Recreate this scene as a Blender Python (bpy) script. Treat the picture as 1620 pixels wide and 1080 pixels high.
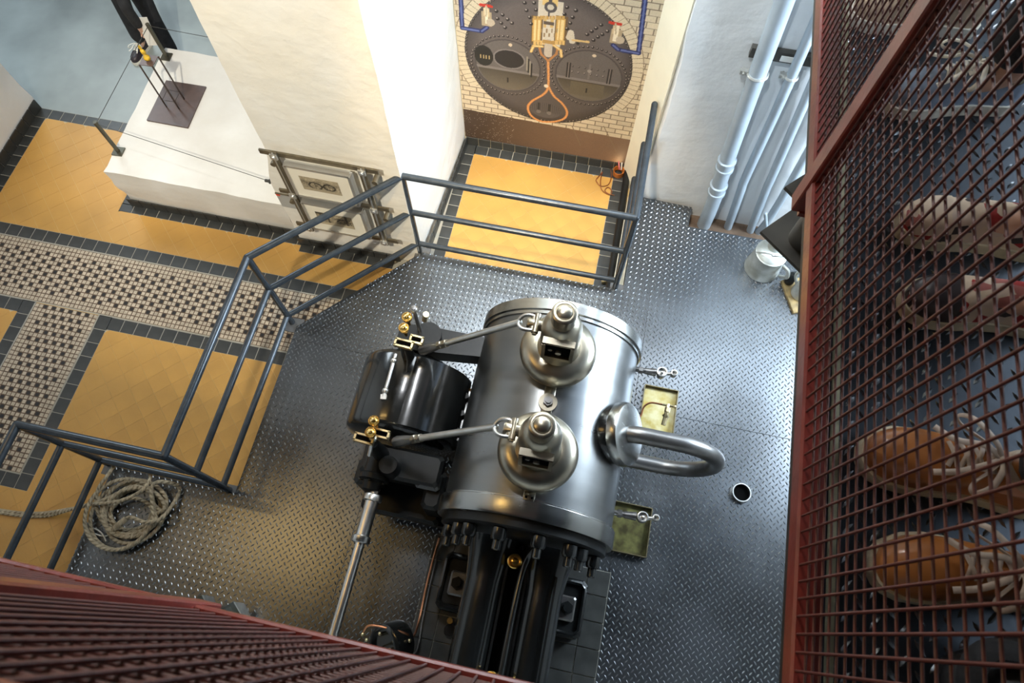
import bpy, bmesh, math, random
import numpy as np
from mathutils import Vector, Matrix, noise

random.seed(7)
scene = bpy.context.scene
col = scene.collection
for o in list(bpy.data.objects):
    bpy.data.objects.remove(o, do_unlink=True)

# ------------------------------------------------------------------ camera
# world: z up, floor z=0, steel platform z=0.15, gallery deck z=3.85; y runs along the engine, x across it
CAMZ = 5.05
R3 = [[0.97832501, 0.19192493, -0.07774964],
      [0.20703159, -0.89884053, 0.38629474],
      [0.00425506, -0.39401844, -0.91909269]]
cam_d = bpy.data.cameras.new('camera')
cam_d.sensor_width = 36.0
cam_d.lens = 24.0
cam_d.clip_start = 0.02
cam = bpy.data.objects.new('camera', cam_d)
col.objects.link(cam)
cm = Matrix.Identity(4)
for i in range(3):
    cm[i][0] = R3[i][0]
    cm[i][1] = -R3[i][1]
    cm[i][2] = -R3[i][2]
cm[2][3] = CAMZ
cam.matrix_world = cm
cam_d.dof.use_dof = True
cam_d.dof.focus_distance = 4.0
cam_d.dof.aperture_fstop = 11.0
scene.camera = cam

# ------------------------------------------------------------------ light
scene.view_settings.view_transform = 'Standard'
scene.view_settings.look = 'None'
scene.view_settings.gamma = 1.0
scene.view_settings.use_curve_mapping = False
scene.view_settings.exposure = 0.9
world = bpy.data.worlds.new('hall_daylight')
scene.world = world
world.use_nodes = True
bg = world.node_tree.nodes['Background']
bg.inputs[0].default_value = (0.62, 0.72, 0.85, 1)
bg.inputs[1].default_value = 0.1

def area(name, loc, target, sx, sy, power, color):
    d = bpy.data.lights.new(name, 'AREA')
    d.shape = 'RECTANGLE'
    d.size, d.size_y, d.energy, d.color = sx, sy, power, color
    o = bpy.data.objects.new(name, d)
    col.objects.link(o)
    o.location = loc
    o.rotation_euler = (Vector(target) - Vector(loc)).to_track_quat('-Z', 'Y').to_euler()
    return o

def spot(name, loc, target, power, color, size, blend=0.5, rad=0.05):
    d = bpy.data.lights.new(name, 'SPOT')
    d.energy, d.color, d.spot_size, d.spot_blend, d.shadow_soft_size = power, color, math.radians(size), blend, rad
    o = bpy.data.objects.new(name, d)
    col.objects.link(o)
    o.location = loc
    o.rotation_euler = (Vector(target) - Vector(loc)).to_track_quat('-Z', 'Y').to_euler()
    return o

area('window_light_low', (3.40, 2.95, 2.3), (-0.6, 2.75, 1.1), 1.2, 2.0, 190, (0.72, 0.86, 1.0))
area('window_light_high', (3.3, 2.2, 6.0), (-1.0, 2.2, 4.4), 3.2, 1.2, 60, (0.76, 0.88, 1.0))
area('roof_light', (-1.7, 3.3, 6.92), (-1.7, 3.301, 0), 1.6, 1.0, 175, (0.93, 0.96, 1.0))
area('fill_light_back', (-6.8, 6.4, 4.2), (-4.4, 4.2, 0.2), 2.0, 1.6, 75, (0.80, 0.92, 1.0))  # added cool fill for the concrete floor
area('strip_lamp_a', (-3.9, 0.95, 6.85), (-3.9, 0.951, 0), 1.8, 0.08, 9, (1.0, 0.62, 0.20))
area('strip_lamp_b', (-3.9, 0.40, 6.85), (-3.9, 0.401, 0), 1.8, 0.08, 9, (1.0, 0.62, 0.20))
area('fill_light_rear', (0.5, 3.48, 3.75), (0.2, 0.9, 0.2), 3.0, 1.2, 75, (0.80, 0.90, 1.0))  # added unseen light, gives the far platform plates their sheen
spot('fill_spot_wall', (-0.9, 0.4, 6.8), (0.95, 3.6, 0.9), 330, (0.86, 0.94, 1.0), 30, 0.7, 0.08)  # added fill to brighten the right wall
spot('fill_spot_left', (-2.2, 1.6, 6.8), (-5.0, 2.9, 0.5), 260, (0.97, 0.98, 1.0), 42, 0.8, 0.10)  # added fill so the left wall reads white
spot('hall_spot_alcove', (-0.75, 0.6, 6.6), (-0.45, 3.3, 0.3), 400, (1.0, 0.70, 0.33), 26, 0.5, 0.06)
spot('hall_spot_pier', (-1.2, -1.0, 6.5), (-2.4, 2.8, 0.7), 850, (1.0, 0.91, 0.74), 42, 0.7, 0.08)

# ------------------------------------------------------------------ helpers
def W(px, py, z):
    """point on the level z that lies on the sight line through pixel (px, py) of the 1620x1080 frame"""
    c = (px - 810.0, py - 540.0, 1080.0)
    d = [sum(R3[i][k] * c[k] for k in range(3)) for i in range(3)]
    s = (z - CAMZ) / d[2]
    return Vector((d[0] * s, d[1] * s, z))

def WY(px, py, y):
    """point on the upright plane y on the same sight line"""
    c = (px - 810.0, py - 540.0, 1080.0)
    d = [sum(R3[i][k] * c[k] for k in range(3)) for i in range(3)]
    s = y / d[1]
    return Vector((d[0] * s, y, CAMZ + d[2] * s))

def inst(name, mesh, parent=None, loc=(0, 0, 0), rot=None, scale=None):
    o = bpy.data.objects.new(name, mesh)
    col.objects.link(o)
    o.location = loc
    if rot:
        o.rotation_euler = rot
    if scale:
        o.scale = scale
    if parent:
        o.parent = parent
        o.matrix_parent_inverse = world_inv(parent)
    return o

def world_inv(p):
    m = Matrix.Identity(4)
    q = p
    while q is not None:
        m = q.matrix_parent_inverse @ Matrix.LocRotScale(q.location, q.rotation_euler, q.scale) @ m if q.parent else Matrix.LocRotScale(q.location, q.rotation_euler, q.scale) @ m
        q = q.parent
    return m.inverted()

def tag(o, label, cat, group=None):
    o['label'] = label
    o['category'] = cat
    if group:
        o['group'] = group
    return o

def thing(name, label, cat, loc, group=None, rot=0.0):
    o = bpy.data.objects.new(name, None)
    col.objects.link(o)
    o.location = loc
    o.rotation_euler = (0, 0, rot)
    o.empty_display_size = 0.05
    return tag(o, label, cat, group)

def structure(o, label, cat='structure'):
    o['kind'] = 'structure'
    o['label'] = label
    o['category'] = cat
    return o

def frame_axes(d):
    d = Vector(d).normalized()
    a = Vector((0, 0, 1)) if abs(d.z) < 0.9 else Vector((1, 0, 0))
    u = d.cross(a).normalized()
    v = d.cross(u).normalized()
    return d, u, v

def smooth_path(pts, n=6, closed=False):
    P = [Vector(p) for p in pts]
    out = []
    m = len(P)
    rng = range(m if closed else m - 1)
    for i in rng:
        if closed:
            p0, p1, p2, p3 = P[(i - 1) % m], P[i], P[(i + 1) % m], P[(i + 2) % m]
        else:
            p0, p1, p2, p3 = P[max(i - 1, 0)], P[i], P[i + 1], P[min(i + 2, m - 1)]
        for k in range(n):
            t = k / n
            out.append(0.5 * ((2 * p1) + (p2 - p0) * t + (2 * p0 - 5 * p1 + 4 * p2 - p3) * t * t + (3 * p1 - p0 - 3 * p2 + p3) * t ** 3))
    if not closed:
        out.append(P[-1])
    return out

class MB:
    def __init__(self):
        self.v, self.f, self.uv = [], [], {}

    def add(self, vs, fs):
        b = len(self.v)
        self.v += [tuple(p) for p in vs]
        self.f += [tuple(b + i for i in q) for q in fs]
        return self

    def box(self, c, s, rz=0.0, rot=None, ch=0.0):
        hx, hy, hz = s[0] / 2, s[1] / 2, s[2] / 2
        m = rot if rot is not None else Matrix.Rotation(rz, 3, 'Z')
        c = Vector(c)
        if ch <= 0:
            vs = [c + m @ Vector((x * hx, y * hy, z * hz)) for x in (-1, 1) for y in (-1, 1) for z in (-1, 1)]
            return self.add(vs, [(0, 1, 3, 2), (4, 6, 7, 5), (0, 4, 5, 1), (2, 3, 7, 6), (0, 2, 6, 4), (1, 5, 7, 3)])
        # chamfered along the upper edge and the upright edges
        def ring(kx, ky, z):
            q = min(ch, kx * 0.49, ky * 0.49)
            return [c + m @ Vector((x, y, z)) for x, y in ((-kx + q, -ky), (kx - q, -ky), (kx, -ky + q), (kx, ky - q), (kx - q, ky), (-kx + q, ky), (-kx, ky - q), (-kx, -ky + q))]
        rs = ring(hx, hy, -hz) + ring(hx, hy, hz - ch) + ring(hx - ch, hy - ch, hz)
        fs = [tuple(reversed(range(8)))]
        for k in range(2):
            for i in range(8):
                j = (i + 1) % 8
                fs.append((k * 8 + i, k * 8 + j, k * 8 + 8 + j, k * 8 + 8 + i))
        fs.append(tuple(range(16, 24)))
        return self.add(rs, fs)

    def lathe(self, o, axis, prof, n=24, cap0=True, cap1=True):
        d, u, v = frame_axes(axis)
        o = Vector(o)
        vs, fs = [], []
        for r, h in prof:
            for i in range(n):
                a = 2 * math.pi * i / n
                vs.append(o + d * h + (u * math.cos(a) + v * math.sin(a)) * r)
        m = len(prof)
        for k in range(m - 1):
            for i in range(n):
                j = (i + 1) % n
                fs.append((k * n + i, (k + 1) * n + i, (k + 1) * n + j, k * n + j))
        if cap0:
            fs.append(tuple(range(n)))
        if cap1:
            fs.append(tuple(reversed(range((m - 1) * n, m * n))))
        return self.add(vs, fs)

    def cyl(self, p0, p1, r0, r1=None, n=16):
        p0, p1 = Vector(p0), Vector(p1)
        L = (p1 - p0).length
        r1 = r0 if r1 is None else r1
        return self.lathe(p0, p1 - p0, [(r0, 0), (r1, L)], n)

    def ball(self, c, r, n=12, sq=(1, 1, 1)):
        prof = []
        vs, fs = [], []
        m = max(4, n // 2)
        c = Vector(c)
        for k in range(m + 1):
            t = math.pi * k / m
            for i in range(n):
                a = 2 * math.pi * i / n
                vs.append(c + Vector((r * sq[0] * math.sin(t) * math.cos(a), r * sq[1] * math.sin(t) * math.sin(a), r * sq[2] * math.cos(t))))
        for k in range(m):
            for i in range(n):
                j = (i + 1) % n
                fs.append((k * n + i, (k + 1) * n + i, (k + 1) * n + j, k * n + j))
        return self.add(vs, fs)

    def tube(self, pts, r, n=8, closed=False, flat=1.0, uvs=False):
        P = [Vector(p) for p in pts]
        m = len(P)
        rr = r if isinstance(r, (list, tuple)) else [r] * m
        vs, fs = [], []
        u_prev = None
        dist = 0.0
        b = len(self.v)
        ln = []
        for i in range(m):
            if closed:
                d = P[(i + 1) % m] - P[i - 1]
            else:
                d = P[min(i + 1, m - 1)] - P[max(i - 1, 0)]
            if d.length < 1e-9:
                d = Vector((0, 0, 1))
            d.normalize()
            if u_prev is None:
                _, u, _ = frame_axes(d)
            else:
                u = u_prev - d * u_prev.dot(d)
                if u.length < 1e-6:
                    _, u, _ = frame_axes(d)
                u.normalize()
            u_prev = u
            w = d.cross(u)
            if i:
                dist += (P[i] - P[i - 1]).length
            ln.append(dist)
            for k in range(n):
                a = 2 * math.pi * k / n
                vs.append(P[i] + (u * math.cos(a) + w * math.sin(a) * flat) * rr[i])
        seg = m if closed else m - 1
        for i in range(seg):
            i2 = (i + 1) % m
            for k in range(n):
                k2 = (k + 1) % n
                fs.append((i * n + k, i * n + k2, i2 * n + k2, i2 * n + k))
                if uvs:
                    self.uv[len(self.f) + len(fs) - 1] = [(k / n, ln[i]), ((k + 1) / n, ln[i]), ((k + 1) / n, ln[i2]), (k / n, ln[i2])]
        if not closed:
            fs.append(tuple(reversed(range(n))))
            fs.append(tuple(range((m - 1) * n, m * n)))
        return self.add(vs, fs)

    def torus(self, c, axis, R, r, n=24, k=8):
        d, u, v = frame_axes(axis)
        c = Vector(c)
        return self.tube([c + (u * math.cos(2 * math.pi * i / n) + v * math.sin(2 * math.pi * i / n)) * R for i in range(n)], r, k, True)

    def prism(self, poly, z0, z1):
        n = len(poly)
        vs = [(x, y, z0) for x, y in poly] + [(x, y, z1) for x, y in poly]
        fs = [tuple(reversed(range(n))), tuple(range(n, 2 * n))]
        for i in range(n):
            j = (i + 1) % n
            fs.append((i, j, n + j, n + i))
        return self.add(vs, fs)

    def mesh(self, name, mat, smooth=40):
        me = bpy.data.meshes.new(name)
        me.from_pydata(self.v, [], self.f)
        if self.uv:
            lay = me.uv_layers.new(name='UVMap')
            for fi, uvs in self.uv.items():
                p = me.polygons[fi]
                for q, li in enumerate(p.loop_indices):
                    lay.data[li].uv = uvs[q]
        bm = bmesh.new()
        bm.from_mesh(me)
        bmesh.ops.recalc_face_normals(bm, faces=bm.faces)
        bm.to_mesh(me)
        bm.free()
        if smooth:
            me.shade_smooth()
            me.set_sharp_from_angle(angle=math.radians(smooth))
        if mat:
            me.materials.append(mat)
        return me

    def build(self, name, mat, parent=None, smooth=40):
        return inst(name, self.mesh(name, mat, smooth), parent)

# ------------------------------------------------------------------ materials
def mat(name, base, rough=0.5, metal=0.0, var=0.0, vscale=8.0, bump=0.0, bscale=40.0, col2=None, rvar=0.0, spec=None, coat=0.0, detail=4.0):
    m = bpy.data.materials.new(name)
    m.use_nodes = True
    nt = m.node_tree
    b = nt.nodes['Principled BSDF']
    b.inputs['Base Color'].default_value = (*base, 1)
    b.inputs['Roughness'].default_value = rough
    b.inputs['Metallic'].default_value = metal
    if spec is not None:
        b.inputs['Specular IOR Level'].default_value = spec
    if coat:
        b.inputs['Coat Weight'].default_value = coat
        b.inputs['Coat Roughness'].default_value = 0.08
    tc = nt.nodes.new('ShaderNodeTexCoord')
    if var or col2 or rvar:
        nz = nt.nodes.new('ShaderNodeTexNoise')
        nz.inputs['Scale'].default_value = vscale
        nz.inputs['Detail'].default_value = detail
        nt.links.new(tc.outputs['Object'], nz.inputs['Vector'])
        rp = nt.nodes.new('ShaderNodeValToRGB')
        c2 = col2 or tuple(c * (1 - var) for c in base)
        c1 = base if col2 else tuple(min(1, c * (1 + var)) for c in base)
        rp.color_ramp.elements[0].position, rp.color_ramp.elements[1].position = 0.35, 0.68
        rp.color_ramp.elements[0].color = (*c2, 1)
        rp.color_ramp.elements[1].color = (*c1, 1)
        nt.links.new(nz.outputs['Fac'], rp.inputs['Fac'])
        nt.links.new(rp.outputs['Color'], b.inputs['Base Color'])
        if rvar:
            mr = nt.nodes.new('ShaderNodeMapRange')
            mr.inputs['To Min'].default_value = max(0.02, rough - rvar)
            mr.inputs['To Max'].default_value = rough + rvar
            nt.links.new(nz.outputs['Fac'], mr.inputs['Value'])
            nt.links.new(mr.outputs['Result'], b.inputs['Roughness'])
    if bump:
        n2 = nt.nodes.new('ShaderNodeTexNoise')
        n2.inputs['Scale'].default_value = bscale
        n2.inputs['Detail'].default_value = 6
        nt.links.new(tc.outputs['Object'], n2.inputs['Vector'])
        bp = nt.nodes.new('ShaderNodeBump')
        bp.inputs['Strength'].default_value = bump
        bp.inputs['Distance'].default_value = 0.02
        nt.links.new(n2.outputs['Fac'], bp.inputs['Height'])
        nt.links.new(bp.outputs['Normal'], b.inputs['Normal'])
    return m

def brushed(name, base, rough, axis_scale, aniso_bump=0.08):
    """turned metal: streaks running one way"""
    m = mat(name, base, rough, 1.0, 0.0)
    nt = m.node_tree
    b = nt.nodes['Principled BSDF']
    tc = nt.nodes['Texture Coordinate']
    mp = nt.nodes.new('ShaderNodeMapping')
    mp.inputs['Scale'].default_value = axis_scale
    nz = nt.nodes.new('ShaderNodeTexNoise')
    nz.inputs['Scale'].default_value = 3.0
    nz.inputs['Detail'].default_value = 6
    nt.links.new(tc.outputs['Object'], mp.inputs['Vector'])
    nt.links.new(mp.outputs['Vector'], nz.inputs['Vector'])
    rp = nt.nodes.new('ShaderNodeValToRGB')
    rp.color_ramp.elements[0].color = (*[c * 0.85 for c in base], 1)
    rp.color_ramp.elements[1].color = (*[min(1, c * 1.06) for c in base], 1)
    nt.links.new(nz.outputs['Fac'], rp.inputs['Fac'])
    nt.links.new(rp.outputs['Color'], b.inputs['Base Color'])
    mr = nt.nodes.new('ShaderNodeMapRange')
    mr.inputs['To Min'].default_value = rough * 0.7
    mr.inputs['To Max'].default_value = rough * 1.35
    nt.links.new(nz.outputs['Fac'], mr.inputs['Value'])
    nt.links.new(mr.outputs['Result'], b.inputs['Roughness'])
    return m

M = {}
M['yellow'] = mat('yellow_tile', (0.55, 0.30, 0.070), 0.42, 0, 0.10, 2.2, 0.04, 60)
M['grout'] = mat('pale_grout', (0.62, 0.44, 0.20), 0.85, 0, 0.1, 20)
M['blacktile'] = mat('black_tile', (0.040, 0.042, 0.040), 0.38, 0, 0.25, 6)
M['jointgrey'] = mat('grey_joint', (0.38, 0.36, 0.30), 0.9)
M['mosaic'] = mat('cream_mosaic', (0.50, 0.42, 0.31), 0.5, 0, 0.22, 30)
M['mosaicblack'] = mat('black_mosaic', (0.015, 0.014, 0.013), 0.35)
M['mosaicgrout'] = mat('brown_grout', (0.13, 0.085, 0.055), 0.9, 0, 0.2, 12)
M['concrete'] = mat('concrete', (0.28, 0.32, 0.315), 0.38, 0, 0.30, 1.1, 0.06, 12, rvar=0.16)
M['plaster'] = mat('white_plaster', (0.86, 0.84, 0.78), 0.75, 0, 0, 2.6, 0.5, 9, col2=(0.83, 0.79, 0.70), detail=7)
M['plasterblue'] = mat('white_limewash', (0.84, 0.86, 0.86), 0.7, 0, 0, 1.6, 0.45, 8, col2=(0.76, 0.78, 0.78), detail=7)
M['cream'] = mat('cream_limewash', (0.86, 0.80, 0.62), 0.75, 0, 0.04, 3, 0.2, 14)
M['blockplaster'] = mat('block_plaster', (0.80, 0.79, 0.75), 0.7, 0, 0, 3.0, 0.3, 12, col2=(0.72, 0.70, 0.65))
M['plate'] = mat('tread_plate_steel', (0.185, 0.20, 0.215), 0.27, 0.88, 0, 1.3, 0.03, 30, col2=(0.125, 0.13, 0.135), rvar=0.08)
M['platebar'] = mat('tread_bar_steel', (0.25, 0.265, 0.28), 0.29, 0.88, 0.15, 3)
M['plateedge'] = mat('plate_edge_steel', (0.16, 0.16, 0.16), 0.5, 0.6)
M['rail'] = mat('blue_black_rail_paint', (0.050, 0.062, 0.075), 0.24, 0.35, 0.15, 20, rvar=0.05)
M['red'] = mat('oxide_red_paint', (0.17, 0.022, 0.014), 0.30, 0.0, 0.18, 14, 0.05, 60, coat=0.25)
M['redwire'] = mat('oxide_red_wire', (0.085, 0.018, 0.012), 0.42, 0.0, 0.25, 40)
M['steel'] = brushed('turned_steel', (0.27, 0.275, 0.275), 0.30, (0.5, 5, 0.5))
M['steelring'] = brushed('polished_ring_steel', (0.40, 0.40, 0.385), 0.24, (3, 10, 3))
M['bonnet'] = mat('worn_bonnet_steel', (0.42, 0.38, 0.30), 0.30, 1.0, 0.2, 5, rvar=0.06)
M['chrome'] = mat('bright_rod_steel', (0.66, 0.65, 0.62), 0.30, 1.0, 0.1, 10)
M['pipe'] = mat('dull_pipe_steel', (0.24, 0.235, 0.23), 0.33, 0.85, 0.25, 7)
M['blackpaint'] = mat('black_gloss_paint', (0.010, 0.011, 0.011), 0.20, 0.0, 0.3, 5, 0.02, 30, coat=0.5)
M['blackcast'] = mat('black_cast_iron', (0.012, 0.013, 0.013), 0.34, 0.0, 0.3, 9, 0.03, 40, spec=0.28)
M['hole'] = mat('dark_inside', (0.004, 0.004, 0.004), 0.9, spec=0.0)  # matt black, puts the shade inside openings into the colour
M['brass'] = mat('brass', (0.78, 0.48, 0.13), 0.22, 1.0, 0.15, 12)
M['palebrass'] = mat('pale_brass', (0.80, 0.66, 0.38), 0.3, 1.0, 0.1, 12)
M['copper'] = mat('copper_tube', (0.55, 0.25, 0.13), 0.35, 1.0, 0.2, 20)
M['greypipe'] = mat('grey_pipe_paint', (0.36, 0.42, 0.47), 0.38, 0.0, 0.08, 6)
M['clamp'] = mat('clamp_zinc', (0.62, 0.62, 0.58), 0.45, 0.7, 0.15, 20)
M['galv'] = mat('galvanised_sheet', (0.55, 0.57, 0.54), 0.48, 0.55, 0, 9, 0.05, 30, col2=(0.36, 0.36, 0.31))
M['wood'] = mat('worn_wood', (0.26, 0.18, 0.07), 0.6, 0, 0.4, 18)
M['rust'] = mat('rust_brown_plate', (0.095, 0.060, 0.050), 0.42, 0.1, 0.25, 9, rvar=0.08)
M['rustbar'] = mat('rust_brown_bar', (0.07, 0.05, 0.042), 0.5, 0.4)
M['gold'] = mat('yellow_lump', (0.75, 0.48, 0.04), 0.45, 0.1, 0.3, 30, 0.4, 60)
M['olive'] = mat('olive_post_metal', (0.095, 0.09, 0.066), 0.42, 0.5, 0.2, 15)
M['cable'] = mat('steel_cable', (0.07, 0.07, 0.065), 0.5, 0.5)
M['rope'] = mat('jute_rope', (0.46, 0.39, 0.27), 0.85, 0, 0.2, 25)
M['trayin'] = mat('oily_tray', (0.52, 0.47, 0.26), 0.32, 0.15, 0, 14, 0, 1, col2=(0.36, 0.27, 0.05), rvar=0.1)
M['trayin2'] = mat('mossy_tray', (0.20, 0.19, 0.06), 0.32, 0.15, 0, 16, 0, 1, col2=(0.06, 0.05, 0.02), rvar=0.1)
M['trayedge'] = mat('tray_edge', (0.18, 0.15, 0.08), 0.4, 0.6, 0.2, 20)
M['plinthtile'] = mat('grey_engine_tile', (0.045, 0.046, 0.042), 0.4, 0, 0.3, 9)
M['rackbar'] = mat('bronze_grey_bar', (0.17, 0.145, 0.10), 0.42, 0.6, 0.2, 20)
M['mount'] = mat('cream_mount', (0.86, 0.80, 0.66), 0.7)
M['frame'] = mat('aluminium_frame', (0.62, 0.62, 0.60), 0.35, 0.8)
M['label'] = mat('grey_label_card', (0.42, 0.42, 0.40), 0.6)
M['labelred'] = mat('red_label_dot', (0.75, 0.06, 0.03), 0.5)
M['tan'] = mat('tan_leather', (0.46, 0.175, 0.045), 0.34, 0, 0, 9, 0.05, 60, col2=(0.22, 0.075, 0.02), coat=0.15)
M['solecream'] = mat('cream_sole', (0.56, 0.50, 0.36), 0.7, 0, 0.15, 30)
M['lace'] = mat('beige_lace', (0.52, 0.43, 0.36), 0.8, 0, 0.12, 60)
M['navy'] = mat('navy_toe_leather', (0.030, 0.022, 0.026), 0.4, 0, 0.2, 20)
M['sneaker'] = mat('blue_suede', (0.20, 0.26, 0.36), 0.7, 0, 0.2, 20)
M['sneakerwhite'] = mat('white_canvas', (0.72, 0.70, 0.62), 0.6, 0, 0.08, 30)
M['beige'] = mat('beige_canvas', (0.46, 0.36, 0.26), 0.7, 0, 0.15, 30)
M['denimdark'] = mat('dark_denim', (0.018, 0.019, 0.022), 0.85, 0, 0.3, 30, 0.1, 200)
M['khaki'] = mat('olive_trousers', (0.13, 0.115, 0.075), 0.9, 0, 0.2, 20, 0.1, 200)
M['blackcloth'] = mat('black_cloth', (0.016, 0.017, 0.020), 0.9, 0, 0.3, 20, 0.1, 120)
M['greycloth'] = mat('grey_cloth', (0.12, 0.13, 0.15), 0.9, 0, 0.2, 20, 0.1, 120)
M['redcloth'] = mat('maroon_cloth', (0.20, 0.035, 0.03), 0.9, 0, 0.2, 20, 0.1, 120)
M['skin'] = mat('skin', (0.62, 0.38, 0.28), 0.55, 0, 0.06, 20)
M['hair'] = mat('brown_hair', (0.05, 0.03, 0.02), 0.6, 0, 0.3, 40)
M['eye'] = mat('eye_white', (0.7, 0.7, 0.68), 0.3)
M['paper'] = mat('white_paper', (0.78, 0.77, 0.72), 0.7)
M['deckplate'] = mat('gallery_plate_steel', (0.055, 0.065, 0.08), 0.32, 0.8, 0, 3, 0.02, 40, col2=(0.035, 0.042, 0.052), rvar=0.08)
M['deckbar'] = mat('gallery_plate_bar', (0.12, 0.135, 0.155), 0.24, 0.85, 0.15, 8)
M['beam'] = mat('dark_gallery_beam', (0.018, 0.017, 0.016), 0.5, 0.2, 0.2, 9)
M['deckedge'] = mat('bare_deck_edge', (0.25, 0.24, 0.16), 0.5, 0.4, 0.3, 20)
M['bracket'] = mat('grey_bracket_steel', (0.085, 0.080, 0.070), 0.45, 0.4, 0.25, 9)
M['orange'] = mat('lamp_reflector', (0.62, 0.20, 0.04), 0.3, 0.4)
M['pinkcable'] = mat('pink_cable', (0.55, 0.15, 0.18), 0.5)
M['white'] = mat('white_plastic', (0.75, 0.72, 0.62), 0.4)
M['foldsteel'] = mat('folded_sheet_steel', (0.17, 0.19, 0.19), 0.35, 0.75, 0, 8, col2=(0.12, 0.11, 0.05))

def floral():
    m = bpy.data.materials.new('floral_canvas')
    m.use_nodes = True
    nt = m.node_tree
    b = nt.nodes['Principled BSDF']
    b.inputs['Roughness'].default_value = 0.8
    tc = nt.nodes.new('ShaderNodeTexCoord')
    vo = nt.nodes.new('ShaderNodeTexVoronoi')
    vo.inputs['Scale'].default_value = 38
    nt.links.new(tc.outputs['Object'], vo.inputs['Vector'])
    sp = nt.nodes.new('ShaderNodeSeparateColor')
    nt.links.new(vo.outputs['Color'], sp.inputs['Color'])
    rp = nt.nodes.new('ShaderNodeValToRGB')
    rp.color_ramp.interpolation = 'CONSTANT'
    es = rp.color_ramp.elements
    es[0].position, es[0].color = 0.0, (0.58, 0.47, 0.36, 1)
    es[1].position, es[1].color = 0.45, (0.30, 0.02, 0.02, 1)
    for p, c in ((0.6, (0.55, 0.45, 0.38, 1)), (0.8, (0.04, 0.03, 0.03, 1)), (0.9, (0.33, 0.11, 0.10, 1))):
        e = es.new(p)
        e.color = c
    nt.links.new(sp.outputs['Red'], rp.inputs['Fac'])
    nt.links.new(rp.outputs['Color'], b.inputs['Base Color'])
    return m
M['floral'] = floral()

def rope_mat():
    m = M['rope']
    nt = m.node_tree
    b = nt.nodes['Principled BSDF']
    uv = nt.nodes.new('ShaderNodeUVMap')
    mp = nt.nodes.new('ShaderNodeMapping')
    mp.inputs['Scale'].default_value = (3, 38, 1)
    wv = nt.nodes.new('ShaderNodeTexWave')
    wv.bands_direction = 'DIAGONAL'
    wv.inputs['Scale'].default_value = 0.45
    nt.links.new(uv.outputs['UV'], mp.inputs['Vector'])
    nt.links.new(mp.outputs['Vector'], wv.inputs['Vector'])
    bp = nt.nodes.new('ShaderNodeBump')
    bp.inputs['Strength'].default_value = 0.9
    bp.inputs['Distance'].default_value = 0.01
    nt.links.new(wv.outputs['Fac'], bp.inputs['Height'])
    nt.links.new(bp.outputs['Normal'], b.inputs['Normal'])
rope_mat()

def attr_mat(name, rough=0.6):
    m = bpy.data.materials.new(name)
    m.use_nodes = True
    nt = m.node_tree
    a = nt.nodes.new('ShaderNodeVertexColor')
    a.layer_name = 'print'
    b = nt.nodes['Principled BSDF']
    b.inputs['Roughness'].default_value = rough
    nt.links.new(a.outputs['Color'], b.inputs['Base Color'])
    return m
M['ceiling'] = mat('ceiling_boards', (0.07, 0.062, 0.052), 0.8, 0, 0.2, 5)
M['bag'] = mat('black_leather_bag', (0.014, 0.014, 0.015), 0.38, 0, 0.3, 15, 0.15, 50)
M['print'] = attr_mat('photo_print')
# ------------------------------------------------------------------ setting: floor
def clip(poly, x0, x1, y0, y1):
    def cut(P, ax, lim, sgn):
        out = []
        for i in range(len(P)):
            a, b = P[i], P[(i + 1) % len(P)]
            ia, ib = (a[ax] - lim) * sgn >= -1e-9, (b[ax] - lim) * sgn >= -1e-9
            if ia:
                out.append(a)
            if ia != ib:
                t = (lim - a[ax]) / (b[ax] - a[ax])
                out.append((a[0] + (b[0] - a[0]) * t, a[1] + (b[1] - a[1]) * t))
        return out
    for ax, lim, s in ((0, x0, 1), (0, x1, -1), (1, y0, 1), (1, y1, -1)):
        poly = cut(poly, ax, lim, s)
        if len(poly) < 3:
            return []
    return poly

def poly_area(P):
    return abs(sum(P[i][0] * P[(i + 1) % len(P)][1] - P[(i + 1) % len(P)][0] * P[i][1] for i in range(len(P)))) / 2

floor = MB().prism([(-7.5, -4), (4, -4), (4, 9), (-7.5, 9)], -0.25, -0.0018).build('floor', M['grout'], None, 0)
structure(floor, 'yellow tiled museum floor with black borders and mosaic bands', 'floor')

YELLOW = [(-5.15, -4.05, 2.305, 3.43), (-4.05, -2.38, 2.305, 2.62), (-2.38, -1.45, 2.305, 2.56), (-3.66, -2.05, -1.6, 1.54), (-6.3, -3.66, -1.6, 0.21),
          (-6.3, -4.44, 1.22, 1.54), (-1.15, 0.13, 2.45, 3.87)]
tp = 0.142
hd = (tp - 0.0022) / math.sqrt(2)
full = MB().prism([(hd, 0), (0, hd), (-hd, 0), (0, -hd)], -0.008, 0.0).mesh('yellow_tile', M['yellow'], 0)
pieces = []
dg = tp / math.sqrt(2)
for (x0, x1, y0, y1) in YELLOW:
    ni, nj = int((x1 - x0) / dg) + 3, int((y1 - y0) / dg) + 3
    for i in range(-1, ni):
        for j in range(-1, nj):
            if (i + j) % 2:
                continue
            cx, cy = x0 + i * dg, y0 + j * dg
            sq = [(cx + hd, cy), (cx, cy + hd), (cx - hd, cy), (cx, cy - hd)]
            p = clip(sq, x0, x1, y0, y1)
            if not p:
                continue
            A = poly_area(p)
            if A < 0.0004:
                continue
            mx, my = sum(q[0] for q in p) / len(p), sum(q[1] for q in p) / len(p)
            pieces.append((math.hypot(mx, my), cx, cy, p, A > 0.95 * 2 * hd * hd))
pieces.sort(key=lambda q: q[0])
rest = MB()
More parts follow.
